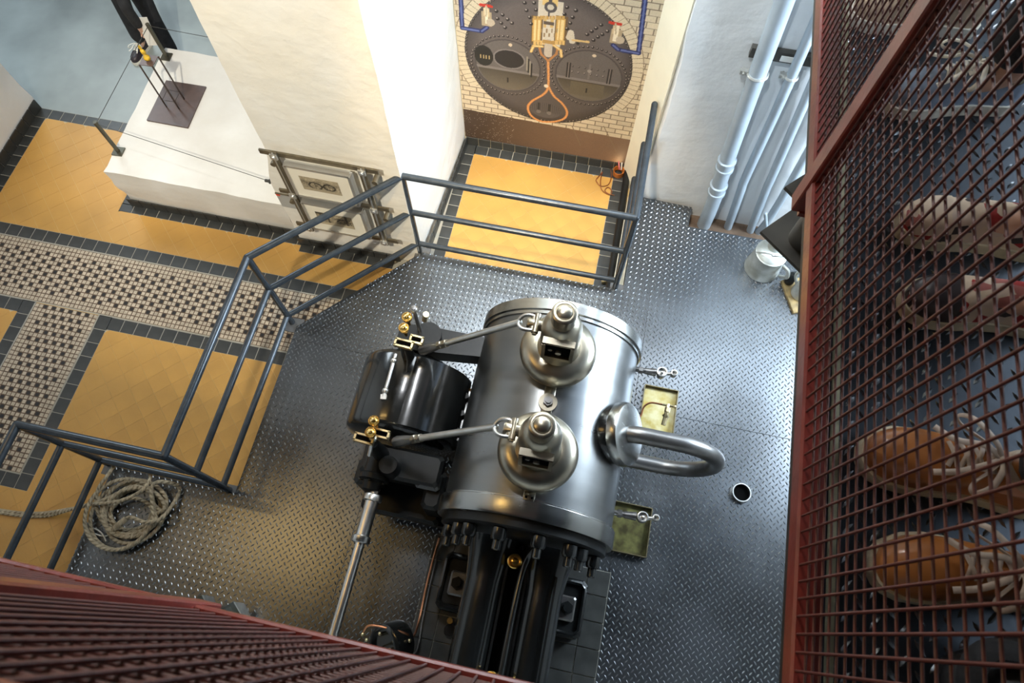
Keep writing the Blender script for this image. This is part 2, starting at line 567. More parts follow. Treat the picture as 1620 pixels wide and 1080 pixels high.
for k, (d, cx, cy, p, isfull) in enumerate(pieces):
    dz = random.uniform(-0.0003, 0.0003)
    if k < 300:
        if isfull:
            inst('yellow_tile', full, floor, (cx, cy, dz))
        else:
            MB().prism(p, -0.008, dz).build('yellow_tile', M['yellow'], floor, 0)
    else:
        rest.prism(p, -0.008, dz)
if rest.v:
    r_ = rest.build('yellow_tiles', M['yellow'], floor, 0)
    r_['kind'] = 'stuff'

TL = 0.117
def tile_row(parent, x0, x1, y0, y1, along, z0=-0.008, z1=0.001, m=None):
    """a row of border tiles filling a strip"""
    L = (x1 - x0) if along == 'x' else (y1 - y0)
    n = max(1, round(L / TL))
    st = L / n
    w = (y1 - y0) if along == 'x' else (x1 - x0)
    g = 0.005
    sx, sy = (st - g, w - g) if along == 'x' else (w - g, st - g)
    me = MB().box((0, 0, 0), (sx, sy, z1 - z0), ch=0.0015).mesh('black_tile', m or M['blacktile'], 0)
    for i in range(n):
        c = (i + 0.5) * st
        x, y = (x0 + c, (y0 + y1) / 2) if along == 'x' else ((x0 + x1) / 2, y0 + c)
        inst('black_tile', me, parent, (x, y, (z0 + z1) / 2))

def skirt_row(parent, p, q, h, thick, nrm, z=0.0):
    """upright skirting tiles along the line p-q on the face whose outward normal is nrm"""
    p, q = Vector((*p, 0)), Vector((*q, 0))
    L = (q - p).length
    n = max(1, round(L / TL))
    st = L / n
    a = math.atan2(q.y - p.y, q.x - p.x)
    me = MB().box((0, 0, 0), (st - 0.005, thick, h - 0.003), ch=0.003).mesh('skirting_tile', M['blacktile'], 0)
    for i in range(n):
        c = p + (q - p) * ((i + 0.5) / n) + Vector((*nrm, 0)) * (thick / 2)
        inst('skirting_tile', me, parent, (c.x, c.y, z + h / 2), (0, 0, a))

# joint bed under the black rows and mosaics
bed = MB()
for r in ((-5.25, -1.6, 2.19, 2.31), (-3.77, -2.0, 1.535, 1.655), (-6.3, -4.33, 1.535, 1.655), (-3.77, -3.655, 0.205, 1.655), (-4.445, -4.33, 0.205, 1.655),
          (-4.33, -3.77, 0.205, 0.32), (-5.25, -5.145, -1.6, 3.43), (-5.25, -3.9, 3.425, 3.54), (-1.26, 0.22, 3.865, 3.97), (-1.34, -1.145, 2.45, 3.97), (0.125, 0.24, 2.45, 3.97), (-4.05, -2.38, 2.615, 2.74), (-2.38, -1.45, 2.555, 2.70), (-4.05, -3.96, 2.615, 3.43)):
    bed.box(((r[0] + r[1]) / 2, (r[2] + r[3]) / 2, -0.0020), (r[1] - r[0], r[3] - r[2], 0.002))
bed.build('tile_joints', M['jointgrey'], floor, 0)
tile_row(floor, -5.25, -1.65, 2.195, 2.305, 'x')
tile_row(floor, -3.66, -2.05, 1.54, 1.65, 'x')
tile_row(floor, -6.2, -4.44, 1.54, 1.65, 'x')
tile_row(floor, -3.765, -3.66, 0.21, 1.65, 'y')
tile_row(floor, -4.44, -4.335, 0.21, 1.65, 'y')
tile_row(floor, -4.335, -3.765, 0.21, 0.315, 'x')
tile_row(floor, -5.25, -5.15, 2.31, 3.43, 'y')
tile_row(floor, -5.25, -3.95, 3.43, 3.535, 'x')
tile_row(floor, -1.15, 0.13, 3.87, 3.968, 'x')
tile_row(floor, -1.25, -1.15, 2.50, 3.968, 'y')
tile_row(floor, 0.13, 0.235, 2.50, 3.968, 'y')
tile_row(floor, -4.05, -2.30, 2.62, 2.70, 'x')
tile_row(floor, -2.38, -1.55, 2.56, 2.65, 'x')
tile_row(floor, -4.05, -3.97, 2.70, 3.42, 'y')

# mosaic band and mosaic strip: thousands of small tesserae
MP = 0.035
mb_l, mb_d, gr = MB(), MB(), MB()
def mosaic(x0, x1, y0, y1, step, margin):
    gr.box(((x0 + x1) / 2, (y0 + y1) / 2, -0.0016), (x1 - x0, y1 - y0, 0.0022))
    nx, ny = int((x1 - x0) / MP), int((y1 - y0) / MP)
    sx, sy = (x1 - x0) / nx, (y1 - y0) / ny
    for i in range(nx):
        for j in range(ny):
            inner = margin <= j < ny - margin if step == 4 else margin <= i < nx - margin
            if step == 4:
                dark = i % 2 == 0 and (j + (i // 2)) % 2 == 0
            else:
                dark = j % 2 == 0 and (i + (j // 2)) % 2 == 0
            t = mb_d if (dark and inner) else mb_l
            cx, cy = x0 + (i + 0.5) * sx + random.uniform(-.001, .001), y0 + (j + 0.5) * sy + random.uniform(-.001, .001)
            a = sx * 0.39
            b = sy * 0.39
            z = random.uniform(0.0, 0.001)
            vs = [(cx - a, cy - b, -0.002), (cx + a, cy - b, -0.002), (cx + a, cy + b, -0.002), (cx - a, cy + b, -0.002),
                  (cx - a, cy - b, z), (cx + a, cy - b, z), (cx + a, cy + b, z), (cx - a, cy + b, z)]
            t.add(vs, [(4, 5, 6, 7), (0, 1, 5, 4), (1, 2, 6, 5), (2, 3, 7, 6), (3, 0, 4, 7)])
mosaic(-5.24, -1.9, 1.662, 2.186, 4, 2)
mosaic(-4.325, -3.775, 0.325, 1.645, 2, 2)
gr.build('mosaic_bed', M['mosaicgrout'], floor, 0)
for t, nm, mm in ((mb_l, 'cream_mosaic', 'mosaic'), (mb_d, 'black_mosaic', 'mosaicblack')):
    o = t.build(nm, M[mm], floor, 0)
    o['kind'] = 'stuff'
strip = MB()
for r in ((-5.25, -1.9, 2.186, 2.194), (-5.25, -1.9, 1.651, 1.660), (-3.775, -3.766, 0.32, 1.65), (-4.335, -4.326, 0.32, 1.65), (-4.33, -3.77, 0.316, 0.324)):
    strip.box(((r[0] + r[1]) / 2, (r[2] + r[3]) / 2, 0.0), (r[1] - r[0], r[3] - r[2], 0.004))
strip.build('mosaic_edging', M['jointgrey'], floor, 0)
cf = MB().prism([(-7.5, 3.535), (-2.0, 3.535), (-2.0, 9), (-7.5, 9)], -0.02, 0.0).build('concrete_floor', M['concrete'], floor, 0)

# ------------------------------------------------------------------ setting: walls
def rough_prism(poly, z0, z1, step, amp, seed, edge=2.0):
    per = []
    n = len(poly)
    for i in range(n):
        a, b = Vector((*poly[i], 0)), Vector((*poly[(i + 1) % n], 0))
        k = max(1, round((b - a).length / step))
        for q in range(k):
            per.append((a + (b - a) * (q / k), q == 0))
    rows = max(2, round((z1 - z0) / step))
    mb = MB()
    vs, fs = [], []
    m = len(per)
    for r in range(rows + 1):
        z = z0 + (z1 - z0) * r / rows
        for p, corner in per:
            w = Vector((p.x, p.y, z))
            d = noise.noise_vector(w * 2.2 + Vector((seed, 0, 0))) * amp + noise.noise_vector(w * 7 + Vector((0, seed, 0))) * amp * 0.5
            if corner:
                d *= edge
            d.z = 0
            vs.append(w + d)
    for r in range(rows):
        for i in range(m):
            j = (i + 1) % m
            fs.append((r * m + i, r * m + j, (r + 1) * m + j, (r + 1) * m + i))
    fs.append(tuple(range(rows * m, (rows + 1) * m)))
    return mb.add(vs, fs)

wl = rough_prism([(-6.2, -4), (-5.26, -4), (-5.26, 3.54), (-6.2, 3.54)], 0, 7.0, 0.14, 0.008, 1).build('wall_left', M['plasterblue'], None, 55)
structure(wl, 'whitewashed wall beside the concrete doorway with black skirting', 'wall')
skirt_row(wl, (-5.255, -1.0), (-5.255, 3.54), 0.11, 0.012, (1, 0))
wp_ = rough_prism([(-2.29, 2.66), (-1.335, 2.675), (-1.255, 3.99), (-2.29, 3.99)], 0, 7.0, 0.10, 0.006, 5, 1.5).build('wall_center', M['plaster'], None, 55)
for v in wp_.data.vertices:      # the foot of the pier flares out to the left
    if v.co.x < -2.2:
        t_ = min(1.0, max(0.0, (1.25 - v.co.z) / 0.45))
        v.co.x -= 0.095 * t_ * t_ * (3 - 2 * t_)
structure(wp_, 'thick white plastered pier beside the boiler mural alcove', 'wall')
skirt_row(wp_, (-2.40, 2.648), (-1.5, 2.655), 0.09, 0.014, (0, -1))
skirt_row(wp_, (-1.30, 2.70), (-1.245, 3.96), 0.10, 0.014, (1, 0))
wb = MB().box((-0.5, 4.07, 3.5), (1.9, 0.18, 7.0)).build('wall_back', M['cream'], None, 0)
structure(wb, 'cream back wall of the alcove behind the mural', 'wall')
skirt_row(wb, (-1.245, 3.98), (0.225, 3.98), 0.10, 0.014, (0, -1))
wr = rough_prism([(0.385, 3.63), (3.6, 3.63), (3.6, 4.3), (0.20, 4.3), (0.215, 3.975)], -0.2, 7.0, 0.09, 0.007, 11, 3.0).build('wall_right', M['plasterblue'], None, 55)
structure(wr, 'bright limewashed wall carrying the grey pipes', 'wall')
jb = MB().prism([(0.20, 3.975), (0.355, 3.645), (0.37, 3.66), (0.22, 3.99)], 0, 7.0).build('trim_1', M['cream'], None, 0)
structure(jb, 'cream painted reveal at the right of the mural alcove', 'wall')
wf = MB().box((-4.5, 8.9, 3.5), (7, 0.2, 7.0)).build('wall_far', M['plasterblue'], None, 0)
structure(wf, 'plain wall at the end of the concrete floored room', 'wall')
wr2 = MB().box((3.65, 0, 3.5), (0.2, 8.4, 7.0)).build('wall_side', M['plasterblue'], None, 0)
structure(wr2, 'plain white wall below the gallery', 'wall')

wfr = MB().box((-1.3, -4.1, 3.5), (12, 0.2, 7.0)).build('wall_front', M['plasterblue'], None, 0)
structure(wfr, 'plain wall behind the gallery', 'wall')
cl_ = MB().box((-1.9, 2.4, 7.1), (11.4, 13.2, 0.2)).build('ceiling', M['ceiling'], None, 0)
structure(cl_, 'dark boarded hall ceiling', 'ceiling')
gap_strip = MB().box((2.1, 3.5, -0.001), (2.7, 0.3, 0.006)).build('pipe_gap_strip', M['mosaicgrout'], floor, 0)  # dark brown strip laid over the floor below the wall pipes
# low masonry block left of the pier
blk = thing('display_plinth', 'low rough white plaster block with black skirting holding the small sculpture', 'plinth', (-3.1, 3.4, 0))
bp = [(-3.95, 2.715), (-2.425, 2.715), (-2.425, 4.08), (-4.03, 4.08)]
b1 = rough_prism(bp, 0.0, 0.455, 0.06, 0.016, 3, 2.2)
b1.build('block', M['blockplaster'], blk, 50)
skirt_row(blk, (-3.965, 2.705), (-2.42, 2.705), 0.10, 0.012, (0, -1))
# small grey block at the foot of the mosaic strip
gp = thing('stone_block', 'grey stone block with black tiled foot beside the mosaic strip', 'block', (-5.2, 0.6, 0))
MB().box((-4.945, 0.62, 0.16), (0.55, 0.98, 0.32), ch=0.01).build('stone', M['concrete'], gp, 0)
skirt_row(gp, (-5.22, 1.112), (-4.67, 1.112), 0.11, 0.015, (0, 1))
skirt_row(gp, (-4.668, 0.13), (-4.668, 1.11), 0.11, 0.015, (1, 0))
tile_row(gp, -5.22, -4.55, 1.13, 1.215, 'x', -0.003, 0.002)
tile_row(gp, -4.65, -4.55, 0.21, 1.13, 'y', -0.003, 0.002)

# ------------------------------------------------------------------ steel platform
ZP = 0.15
PLAT = [(-3.03, -2.4), (3.4, -2.4), (3.4, 3.40), (0.82, 3.40), (0.83, 3.60), (0.375, 3.615), (0.37, 2.685), (-1.31, 2.685), (-2.10, 1.83), (-2.10, 0.50), (-3.03, 0.50)]
plat = MB().prism([(x * 0.999, y) for x, y in PLAT], 0.0, ZP - 0.008).build('platform', M['plateedge'], None, 0)
structure(plat, 'raised steel tread plate platform around the engine', 'platform')
def inside(x, y, P):
    c = False
    j = len(P) - 1
    for i in range(len(P)):
        if (P[i][1] > y) != (P[j][1] > y) and x < (P[j][0] - P[i][0]) * (y - P[i][1]) / (P[j][1] - P[i][1]) + P[i][0]:
            c = not c
        j = i
    return c
XS, YS = [-3.1, -1.2, 0.59, 2.1, 3.45], [-2.5, -0.35, 1.72, 3.7]
for i in range(4):
    for j in range(3):
        p = clip(PLAT, XS[i] + 0.002, XS[i + 1] - 0.002, YS[j] + 0.002, YS[j + 1] - 0.002)
        if len(p) >= 3 and poly_area(p) > 0.02:
            MB().prism(p, ZP - 0.008, ZP).build('floor_plate', M['plate'], plat, 0)

def tread_bars(P, z, pitch, bl, bw, bh, box, skip=None):
    mb = MB()
    V, F = mb.v, mb.f
    nx, ny = int((box[1] - box[0]) / pitch * 2), int((box[3] - box[2]) / pitch * 2)
    for i in range(nx):
        for j in range(ny):
            if (i + j) % 2:
                continue
            x, y = box[0] + i * pitch / 2, box[2] + j * pitch / 2
            if not inside(x, y, P) or (skip and skip(x, y)):
                continue
            a = math.radians(52 if i % 2 else -52)
            ca, sa = math.cos(a), math.sin(a)
            b = len(V)
            for u, v, h in ((-bl, 0, 0), (-bl * .45, -bw, 0), (bl * .45, -bw, 0), (bl, 0, 0), (bl * .45, bw, 0), (-bl * .45, bw, 0), (-bl * .5, 0, bh), (bl * .5, 0, bh)):
                V.append((x + u * ca - v * sa, y + u * sa + v * ca, z + h))
            for q in ((0, 1, 6), (1, 2, 7, 6), (2, 3, 7), (3, 4, 7), (4, 5, 6, 7), (5, 0, 6)):
                F.append(tuple(b + t for t in q))
    return mb
tb = tread_bars(PLAT, ZP, 0.047, 0.0155, 0.0045, 0.0032, (-3.05, 2.3, -1.2, 3.62), lambda x, y: -0.62 < x < 0.58 and y < 0.5)
o = tb.build('tread_bars', M['platebar'], plat, 60)
o['kind'] = 'stuff'
cw = MB().box((0.325, 3.15, 0.06), (0.08, 0.93, 0.12)).build('platform_curb', M['cream'], plat, 0)

# ------------------------------------------------------------------ gallery above
GZ = 3.85
GR = [(0.50, -3.9), (3.5, -3.9), (3.5, 3.60), (0.50, 3.60)]
GF = [(-5.2, -3.9), (0.50, -3.9), (0.50, -0.13), (-5.2, -0.13)]
gd = MB().prism(GR, GZ - 0.012, GZ).prism(GF, GZ - 0.012, GZ).build('gallery_deck', M['deckplate'], None, 0)
structure(gd, 'dark tread plate walkway of the red railed gallery', 'walkway')
t1 = tread_bars(GR, GZ, 0.047, 0.0155, 0.004, 0.003, (0.51, 1.75, -0.4, 2.6))
o = t1.build('tread_bars', M['deckbar'], gd, 60)
o['kind'] = 'stuff'
t2 = MB().box((0.506, 1.2, GZ + 0.004), (0.012, 4.8, 0.008)).build('deck_edge', M['deckedge'], gd, 0)
bb = MB()
bb.box((0.485, 1.74, GZ - 0.046), (0.05, 3.72, 0.068)).box((-1.87, -0.115, GZ - 0.046), (4.6, 0.05, 0.068)).box((1.15, 1.2, GZ - 0.13), (0.12, 4.6, 0.2)).box((-1.8, -0.7, GZ - 0.13), (4.6, 0.12, 0.2))
bb.build('edge_beam', M['beam'], gd, 0)

RT = 0.90     # top rail above deck
def mesh_railing(name, label, p, q, posts, inward):
    """railing from p to q: red frame filled with a grid of welded wires"""
    p, q = Vector((*p, GZ)), Vector((*q, GZ))
    L = (q - p).length
    d = (q - p) / L
    n = Vector((*inward, 0))
    a = math.atan2(d.y, d.x)
    t = thing(name, label, 'railing', ((p + q) / 2)[:])
    MB().box(((p + q) / 2 + n * 0.008 + Vector((0, 0, 0.085))), (L, 0.034, 0.034), a, ch=0.004).build('bottom_rail', M['red'], t, 0)
    MB().tube([p + n * 0.012 + Vector((0, 0, RT)), q + n * 0.012 + Vector((0, 0, RT))], 0.021, 14).build('top_rail', M['red'], t)
    MB().box(((p + q) / 2 + n * 0.045 + Vector((0, 0, 0.03))), (L, 0.012, 0.045), a).build('toe_strip', M['red'], t, 0)
    for s in posts:
        c = p + d * s
        mb = MB().box(c + n * 0.004 + Vector((0, 0, RT / 2)), (0.042, 0.034, RT), a, ch=0.003)
        po = mb.build('post', M['red'], t, 0)
        MB().box(c + n * 0.028 + Vector((0, 0, -0.004)), (0.05, 0.05, 0.012), a).build('foot_bracket', M['red'], po, 0)
    wv = MB().cyl((0, 0, 0.100), (0, 0, RT), 0.0021, n=6).mesh('upright_wire', M['redwire'], 60)
    k = int(L / 0.025)
    for i in range(1, k):
        c = p + d * (i * L / k)
        inst('upright_wire', wv, t, c - n * 0.0022)
    wh = MB().cyl(Vector((0, 0, 0)), d * L, 0.0021, n=6).mesh('level_wire', M['redwire'], 60)
    z = 0.125
    while z < RT - 0.02:
        inst('level_wire', wh, t, p + n * 0.0022 + Vector((0, 0, z)))
        z += 0.025
    return t
mesh_railing('gallery_railing', 'red welded wire railing in front of the visitors shoes', (0.420, -0.062), (0.420, 3.5), [0.02, 1.0, 2.25, 3.5], (1, 0))
mesh_railing('gallery_railing', 'red welded wire railing crossing below the tiled floor and rope', (-4.1, -0.066), (0.418, -0.066), [0.02, 1.5, 3.61], (0, -1))
# tube bracket hung below the gallery
br = thing('tube_bracket', 'dark steel tube between two square plates hung below the red gallery', 'bracket', (0.62, 1.28, 3.4))
def corner_plate(name, p0, p1, z, side):
    """square plate with one corner at p0 and one edge running towards p1"""
    a, b = W(*p0, z), W(*p1, z)
    d = (b - a).normalized()
    e = Vector((-d.y, d.x, 0))
    q = [a, a + d * side, a + d * side + e * side, a + e * side]
    MB().prism([(v.x, v.y) for v in q], z - 0.006, z + 0.006).build(name, M['bracket'], br, 0)
    return sum(q, Vector()) / 4
m1 = corner_plate('upper_plate', (1240.7, 297), (1260.7, 317), 3.60, 0.16)
m2 = corner_plate('lower_plate', (1202.5, 367.5), (1260, 424), 3.37, 0.21)
kc = (m1 + m2) / 2
MB().cyl((kc.x, kc.y, 3.37), (kc.x, kc.y, 3.79), 0.045, n=24).build('tube', M['bracket'], br)
# ------------------------------------------------------------------ tube railing on the platform edge
RP = [(0.30, 3.70), (0.302, 2.70), (-1.335, 2.70), (-2.150, 1.862), (-2.150, 0.512), (-3.07, 0.512), (-3.07, -2.3)]
rl = thing('tube_railing', 'blue black three bar tube railing along the platform edge', 'railing', (-2.15, 0.51, ZP))
for nm, z, r in (('top_rail', 1.0, 0.0245), ('middle_rail', 0.56, 0.0225), ('bottom_rail', 0.115, 0.0225)):
    for i in range(len(RP) - 1):
        a, b = Vector((*RP[i], ZP + z)), Vector((*RP[i + 1], ZP + z))
        MB().cyl(a, b, r, n=16).ball(a, r, 12).ball(b, r, 12).build(nm, M['rail'], rl)
for i, (x, y) in enumerate(RP[1:]):
    MB().cyl((x, y, ZP - 0.02), (x, y, ZP + 1.0), 0.0235, n=16).build('post', M['rail'], rl)
    sx = 0.06 if x < -1 else 0.03
    MB().box((x + (0.03 if x < 0 else 0.02), y - 0.02, ZP - 0.014), (0.12, 0.12, 0.01)).build('foot_plate', M['plateedge'], rl, 0)

# ------------------------------------------------------------------ steam engine
EX, EZ = -0.03, 0.93
eng = thing('steam_engine', 'large horizontal steam engine with polished cylinder and two valve bonnets', 'engine', (EX, 0.6, ZP))
YA = Vector((0, 1, 0))
MB().lathe((EX, 0, EZ), YA, [(0.50, 0.63), (0.50, 1.77)], 96).build('cylinder_jacket', M['steel'], eng)
MB().lathe((EX, 0, EZ), YA, [(0.49, 0.552), (0.518, 0.555), (0.522, 0.565), (0.522, 0.648), (0.514, 0.652), (0.514, 0.660), (0.50, 0.664)], 96).build('end_ring', M['steelring'], eng)
MB().lathe((EX, 0, EZ), YA, [(0.50, 1.738), (0.511, 1.742), (0.511, 1.762), (0.516, 1.764), (0.522, 1.768), (0.522, 1.835), (0.515, 1.84), (0.45, 1.842)], 96).build('end_ring', M['steelring'], eng)
MB().lathe((EX, 0, EZ), YA, [(0.47, 0.50), (0.485, 0.51), (0.485, 0.56)], 64).build('front_cover', M['blackcast'], eng)
# cap nuts round the front cover
for th in (-82, -56, -43, -17, 12, 38, 50, 80):
    t = math.radians(th)
    c = Vector((EX + 0.425 * math.sin(t), 0.50, EZ + 0.425 * math.cos(t)))
    MB().lathe(c, -YA, [(0.036, 0), (0.041, 0.005), (0.041, 0.055), (0.034, 0.068), (0.024, 0.07), (0.024, 0.115), (0.018, 0.12)], 12).build('cap_nut', M['blackpaint'], eng)

# feet of the cylinder
for yy in (0.82, 1.62):
    for sx in (-1, 1):
        x = EX + sx * 0.445
        f = MB().box((x, yy, 0.26), (0.24, 0.26, 0.22), ch=0.02).build('cylinder_foot', M['blackcast'], eng, 0)
        MB().cyl((x + sx * 0.06, yy, 0.37), (x + sx * 0.06, yy, 0.43), 0.03, n=6).cyl((x + sx * 0.06, yy, 0.43), (x + sx * 0.06, yy, 0.46), 0.018, n=12).build('foot_bolt', M['steelring'], f)
MB().box((EX, 1.2, 0.40), (0.5, 0.9, 0.5)).build('cylinder_saddle', M['blackcast'], eng, 0)

def bonnet(y):
    c = Vector((EX - 0.005, y, 0))
    up = Vector((0, 0, 1))
    b = MB().lathe(c, up, [(0.195, 1.385), (0.198, 1.45), (0.205, 1.452), (0.214, 1.462), (0.217, 1.485), (0.211, 1.512), (0.193, 1.536), (0.165, 1.55), (0.130, 1.556), (0.122, 1.556)], 56).build('valve_bonnet', M['bonnet'], eng)
    # guide housing with the slot towards the front
    prof = [(0.122, 1.552), (0.118, 1.565), (0.110, 1.60), (0.108, 1.80), (0.098, 1.845), (0.075, 1.885), (0.064, 1.892), (0.062, 1.965), (0.066, 1.968), (0.066, 1.984), (0.058, 1.99), (0.048, 1.99), (0.046, 1.985), (0.042, 1.985), (0.038, 1.994), (0.02, 2.002)]
    MB().lathe(c, up, prof, 40).build('spring_housing', M['bonnet'], b)
    fr = MB()
    yf = y - 0.112
    fr.box((c.x, yf, 1.672), (0.168, 0.036, 0.035)).box((c.x, yf + 0.006, 1.84), (0.168, 0.036, 0.02)).box((c.x - 0.075, yf, 1.76), (0.018, 0.036, 0.15)).box((c.x + 0.075, yf, 1.76), (0.018, 0.036, 0.15))
    fr.build('slot_frame', M['bonnet'], b, 0)
    MB().box((c.x, y - 0.104, 1.76), (0.134, 0.02, 0.145)).build('slot', M['hole'], b, 0)
    MB().cyl((c.x + 0.005, y - 0.112, 1.745), (c.x + 0.005, y - 0.128, 1.745), 0.016, n=14).cyl((c.x - 0.04, y - 0.112, 1.76), (c.x - 0.04, y - 0.122, 1.76), 0.012, n=10).build('slot_screw', M['chrome'], b)
    # lever towards the rod
    lv = MB().box((c.x - 0.135, y + 0.02, 1.735), (0.11, 0.05, 0.05), ch=0.008).cyl((c.x - 0.155, y - 0.02, 1.735), (c.x - 0.155, y + 0.06, 1.735), 0.022, n=12)
    lv.build('valve_lever', M['bonnet'], b)
    return b
for yv in (1.497, 0.905):
    bonnet(yv)
    # rod, fork and joint
    yr = yv + 0.02
    A, B = Vector((-0.735, yv - 0.02, 1.27)), Vector((-0.262, yr, 1.725))
    rod = MB().cyl(A, B, 0.019, n=14).build('valve_rod', M['chrome'], eng)
    d = (B - A).normalized()
    MB().lathe(A - d * 0.02, d, [(0.018, 0), (0.027, 0.004), (0.027, 0.03), (0.021, 0.034), (0.021, 0.05), (0.026, 0.054), (0.026, 0.075), (0.018, 0.08)], 6).build('rod_nut', M['bonnet'], rod)
    pts = [B + Vector((-0.01, 0, 0)), B + Vector((0.01, 0.035, 0.01)), B + Vector((0.05, 0.045, 0.02)), B + Vector((0.085, 0.03, 0.02)), B + Vector((0.085, -0.03, 0.02)), B + Vector((0.05, -0.045, 0.02)), B + Vector((0.01, -0.035, 0.01))]
    MB().tube(smooth_path(pts, 4, True), 0.0105, 8, True).build('rod_fork', M['chrome'], rod)
    MB().cyl(B + Vector((0.088, -0.055, 0.02)), B + Vector((0.088, 0.055, 0.02)), 0.019, n=14).cyl(B + Vector((0.088, -0.065, 0.02)), B + Vector((0.088, -0.055, 0.02)), 0.013, n=8).build('fork_pin', M['bonnet'], rod)
    # taper socket at the lower end
    MB().lathe(A - d * 0.02, -d, [(0.022, 0), (0.028, 0.05), (0.034, 0.14), (0.03, 0.16)], 14).build('rod_socket', M['pipe'], rod)
# locking plate between the bonnets and the small front plate
lp = MB().box((EX - 0.005, 1.20, 1.437), (0.062, 0.24, 0.012), ch=0.003).cyl((EX - 0.005, 1.20, 1.43), (EX - 0.005, 1.20, 1.449), 0.052, n=28).build('locking_plate', M['bonnet'], eng)
MB().cyl((EX - 0.005, 1.20, 1.449), (EX - 0.005, 1.20, 1.468), 0.028, n=6).cyl((EX - 0.005, 1.20, 1.468), (EX - 0.005, 1.20, 1.48), 0.016, n=12).build('locking_bolt', M['pipe'], lp)
p2 = MB().box((EX - 0.005, 0.665, 1.437), (0.062, 0.075, 0.016), ch=0.003).build('locking_plate', M['bonnet'], eng)
MB().cyl((EX - 0.02, 0.665, 1.445), (EX - 0.02, 0.665, 1.451), 0.006, n=8).cyl((EX + 0.012, 0.665, 1.445), (EX + 0.012, 0.665, 1.451), 0.006, n=8).build('plate_screw', M['hole'], p2)

# side boss with the bent pipe
an = math.radians(34)
nb = Vector((math.cos(an), 0, math.sin(an)))
c0 = Vector((EX, 1.17, EZ))
MB().lathe(c0, nb, [(0.172, 0.44), (0.172, 0.52), (0.168, 0.525)], 48).build('boss_collar', M['blackpaint'], eng)
MB().lathe(c0, nb, [(0.178, 0.525), (0.184, 0.53), (0.185, 0.565), (0.176, 0.585), (0.155, 0.592), (0.03, 0.594)], 48).build('boss_cover', M['steelring'], eng)
pc = c0 + nb * 0.585
up_z = pc.z + 0.02
pts = [pc + Vector((-0.01, 0, 0)), Vector((pc.x + 0.06, 1.17, up_z)), Vector((0.62, 1.17, up_z))]
R_ = 0.30
for k in range(0, 13):
    t = math.pi / 2 - math.pi * k / 12
    pts.append(Vector((0.72 + R_ * math.cos(t), 1.17 + 0.01 * k / 12, up_z - R_ + R_ * math.sin(t))))
pts += [Vector((0.5, 1.18, up_z - 2 * R_)), Vector((0.25, 1.18, up_z - 2 * R_))]
MB().tube(smooth_path(pts, 3), 0.049, 20).build('bent_pipe', M['pipe'], eng)
MB().torus((0.40, 1.18, up_z - 2 * R_), (1, 0, 0), 0.052, 0.014, 24, 8).build('pipe_flange', M['blackcast'], eng)

# drain cocks
for yc in (1.70, 0.775):
    dc = MB().cyl((0.45, yc, 0.95), (0.53, yc, 0.95), 0.017, n=12).cyl((0.49, yc, 0.95), (0.515, yc, 0.95), 0.024, n=6).cyl((0.53, yc, 0.95), (0.60, yc + 0.004, 0.95), 0.020, 0.026, n=12).build('drain_cock', M['pipe'], eng)
    h = Vector((0.635, yc + 0.004, 0.955))
    MB().lathe(h, (0, 0, 1), [(0.026, -0.04), (0.033, 0.0), (0.033, 0.03), (0.027, 0.031), (0.026, 0.012), (0.009, 0.01), (0.009, 0.026), (0.004, 0.03)], 20).build('cock_cup', M['chrome'], dc)
    MB().cyl(h + Vector((0.025, 0.002, 0)), h + Vector((0.06, 0.008, 0.004)), 0.011, n=10).lathe(h + Vector((0.078, 0.012, -0.02)), (0, 0, 1), [(0.02, 0), (0.021, 0.045), (0.015, 0.046), (0.014, 0.02), (0.004, 0.019)], 18).build('cock_outlet', M['chrome'], dc)

# brass relief valve over the tray
rv = W(1055, 652, 0.5)
v_ = MB().cyl(rv + Vector((-0.01, -0.09, -0.02)), rv + Vector((0, 0.0, 0)), 0.016, n=10).cyl(rv + Vector((-0.004, -0.035, -0.008)), rv + Vector((-0.002, -0.02, -0.004)), 0.024, n=6).cyl(rv, rv + Vector((0.003, 0.035, 0)), 0.02, n=6).cyl(rv + Vector((-0.04, 0.05, 0)), rv + Vector((0.05, 0.052, 0)), 0.009, n=8).ball(rv + Vector((0.05, 0.052, 0)), 0.014)
v_.cyl(rv + Vector((0, 0.035, 0)), rv + Vector((0.004, 0.06, 0)), 0.011, n=8).build('relief_valve', M['palebrass'], eng)
MB().tube(smooth_path([rv + Vector((-0.04, 0.05, 0)), rv + Vector((-0.12, 0.045, 0)), rv + Vector((-0.16, 0.01, -0.02)), rv + Vector((-0.175, -0.06, -0.03)), rv + Vector((-0.24, -0.08, -0.03))], 5), 0.007, 8).build('copper_pipe', M['copper'], eng)

# black side drum
DX, DZ = -0.96, 0.75
MB().lathe((DX, 0, DZ), YA, [(0.24, 0.955), (0.295, 0.965), (0.322, 0.985), (0.33, 1.01), (0.33, 1.44), (0.322, 1.465), (0.295, 1.485), (0.1, 1.49)], 72).build('valve_drum', M['blackpaint'], eng)
MB().lathe((DX + 0.07, 0, DZ), YA, [(0.30, 0.99), (0.325, 1.0), (0.325, 1.45), (0.30, 1.46)], 64).build('drum_shoulder', M['blackpaint'], eng)
MB().box((-0.60, 1.22, 0.52), (0.36, 0.40, 0.50), ch=0.03).build('steam_port', M['blackpaint'], eng, 0)
for k in range(3):
    MB().cyl((-0.575, 1.10 + 0.12 * k, 0.765), (-0.575, 1.10 + 0.12 * k, 0.82), 0.022, n=6).build('port_nut', M['blackcast'], eng)
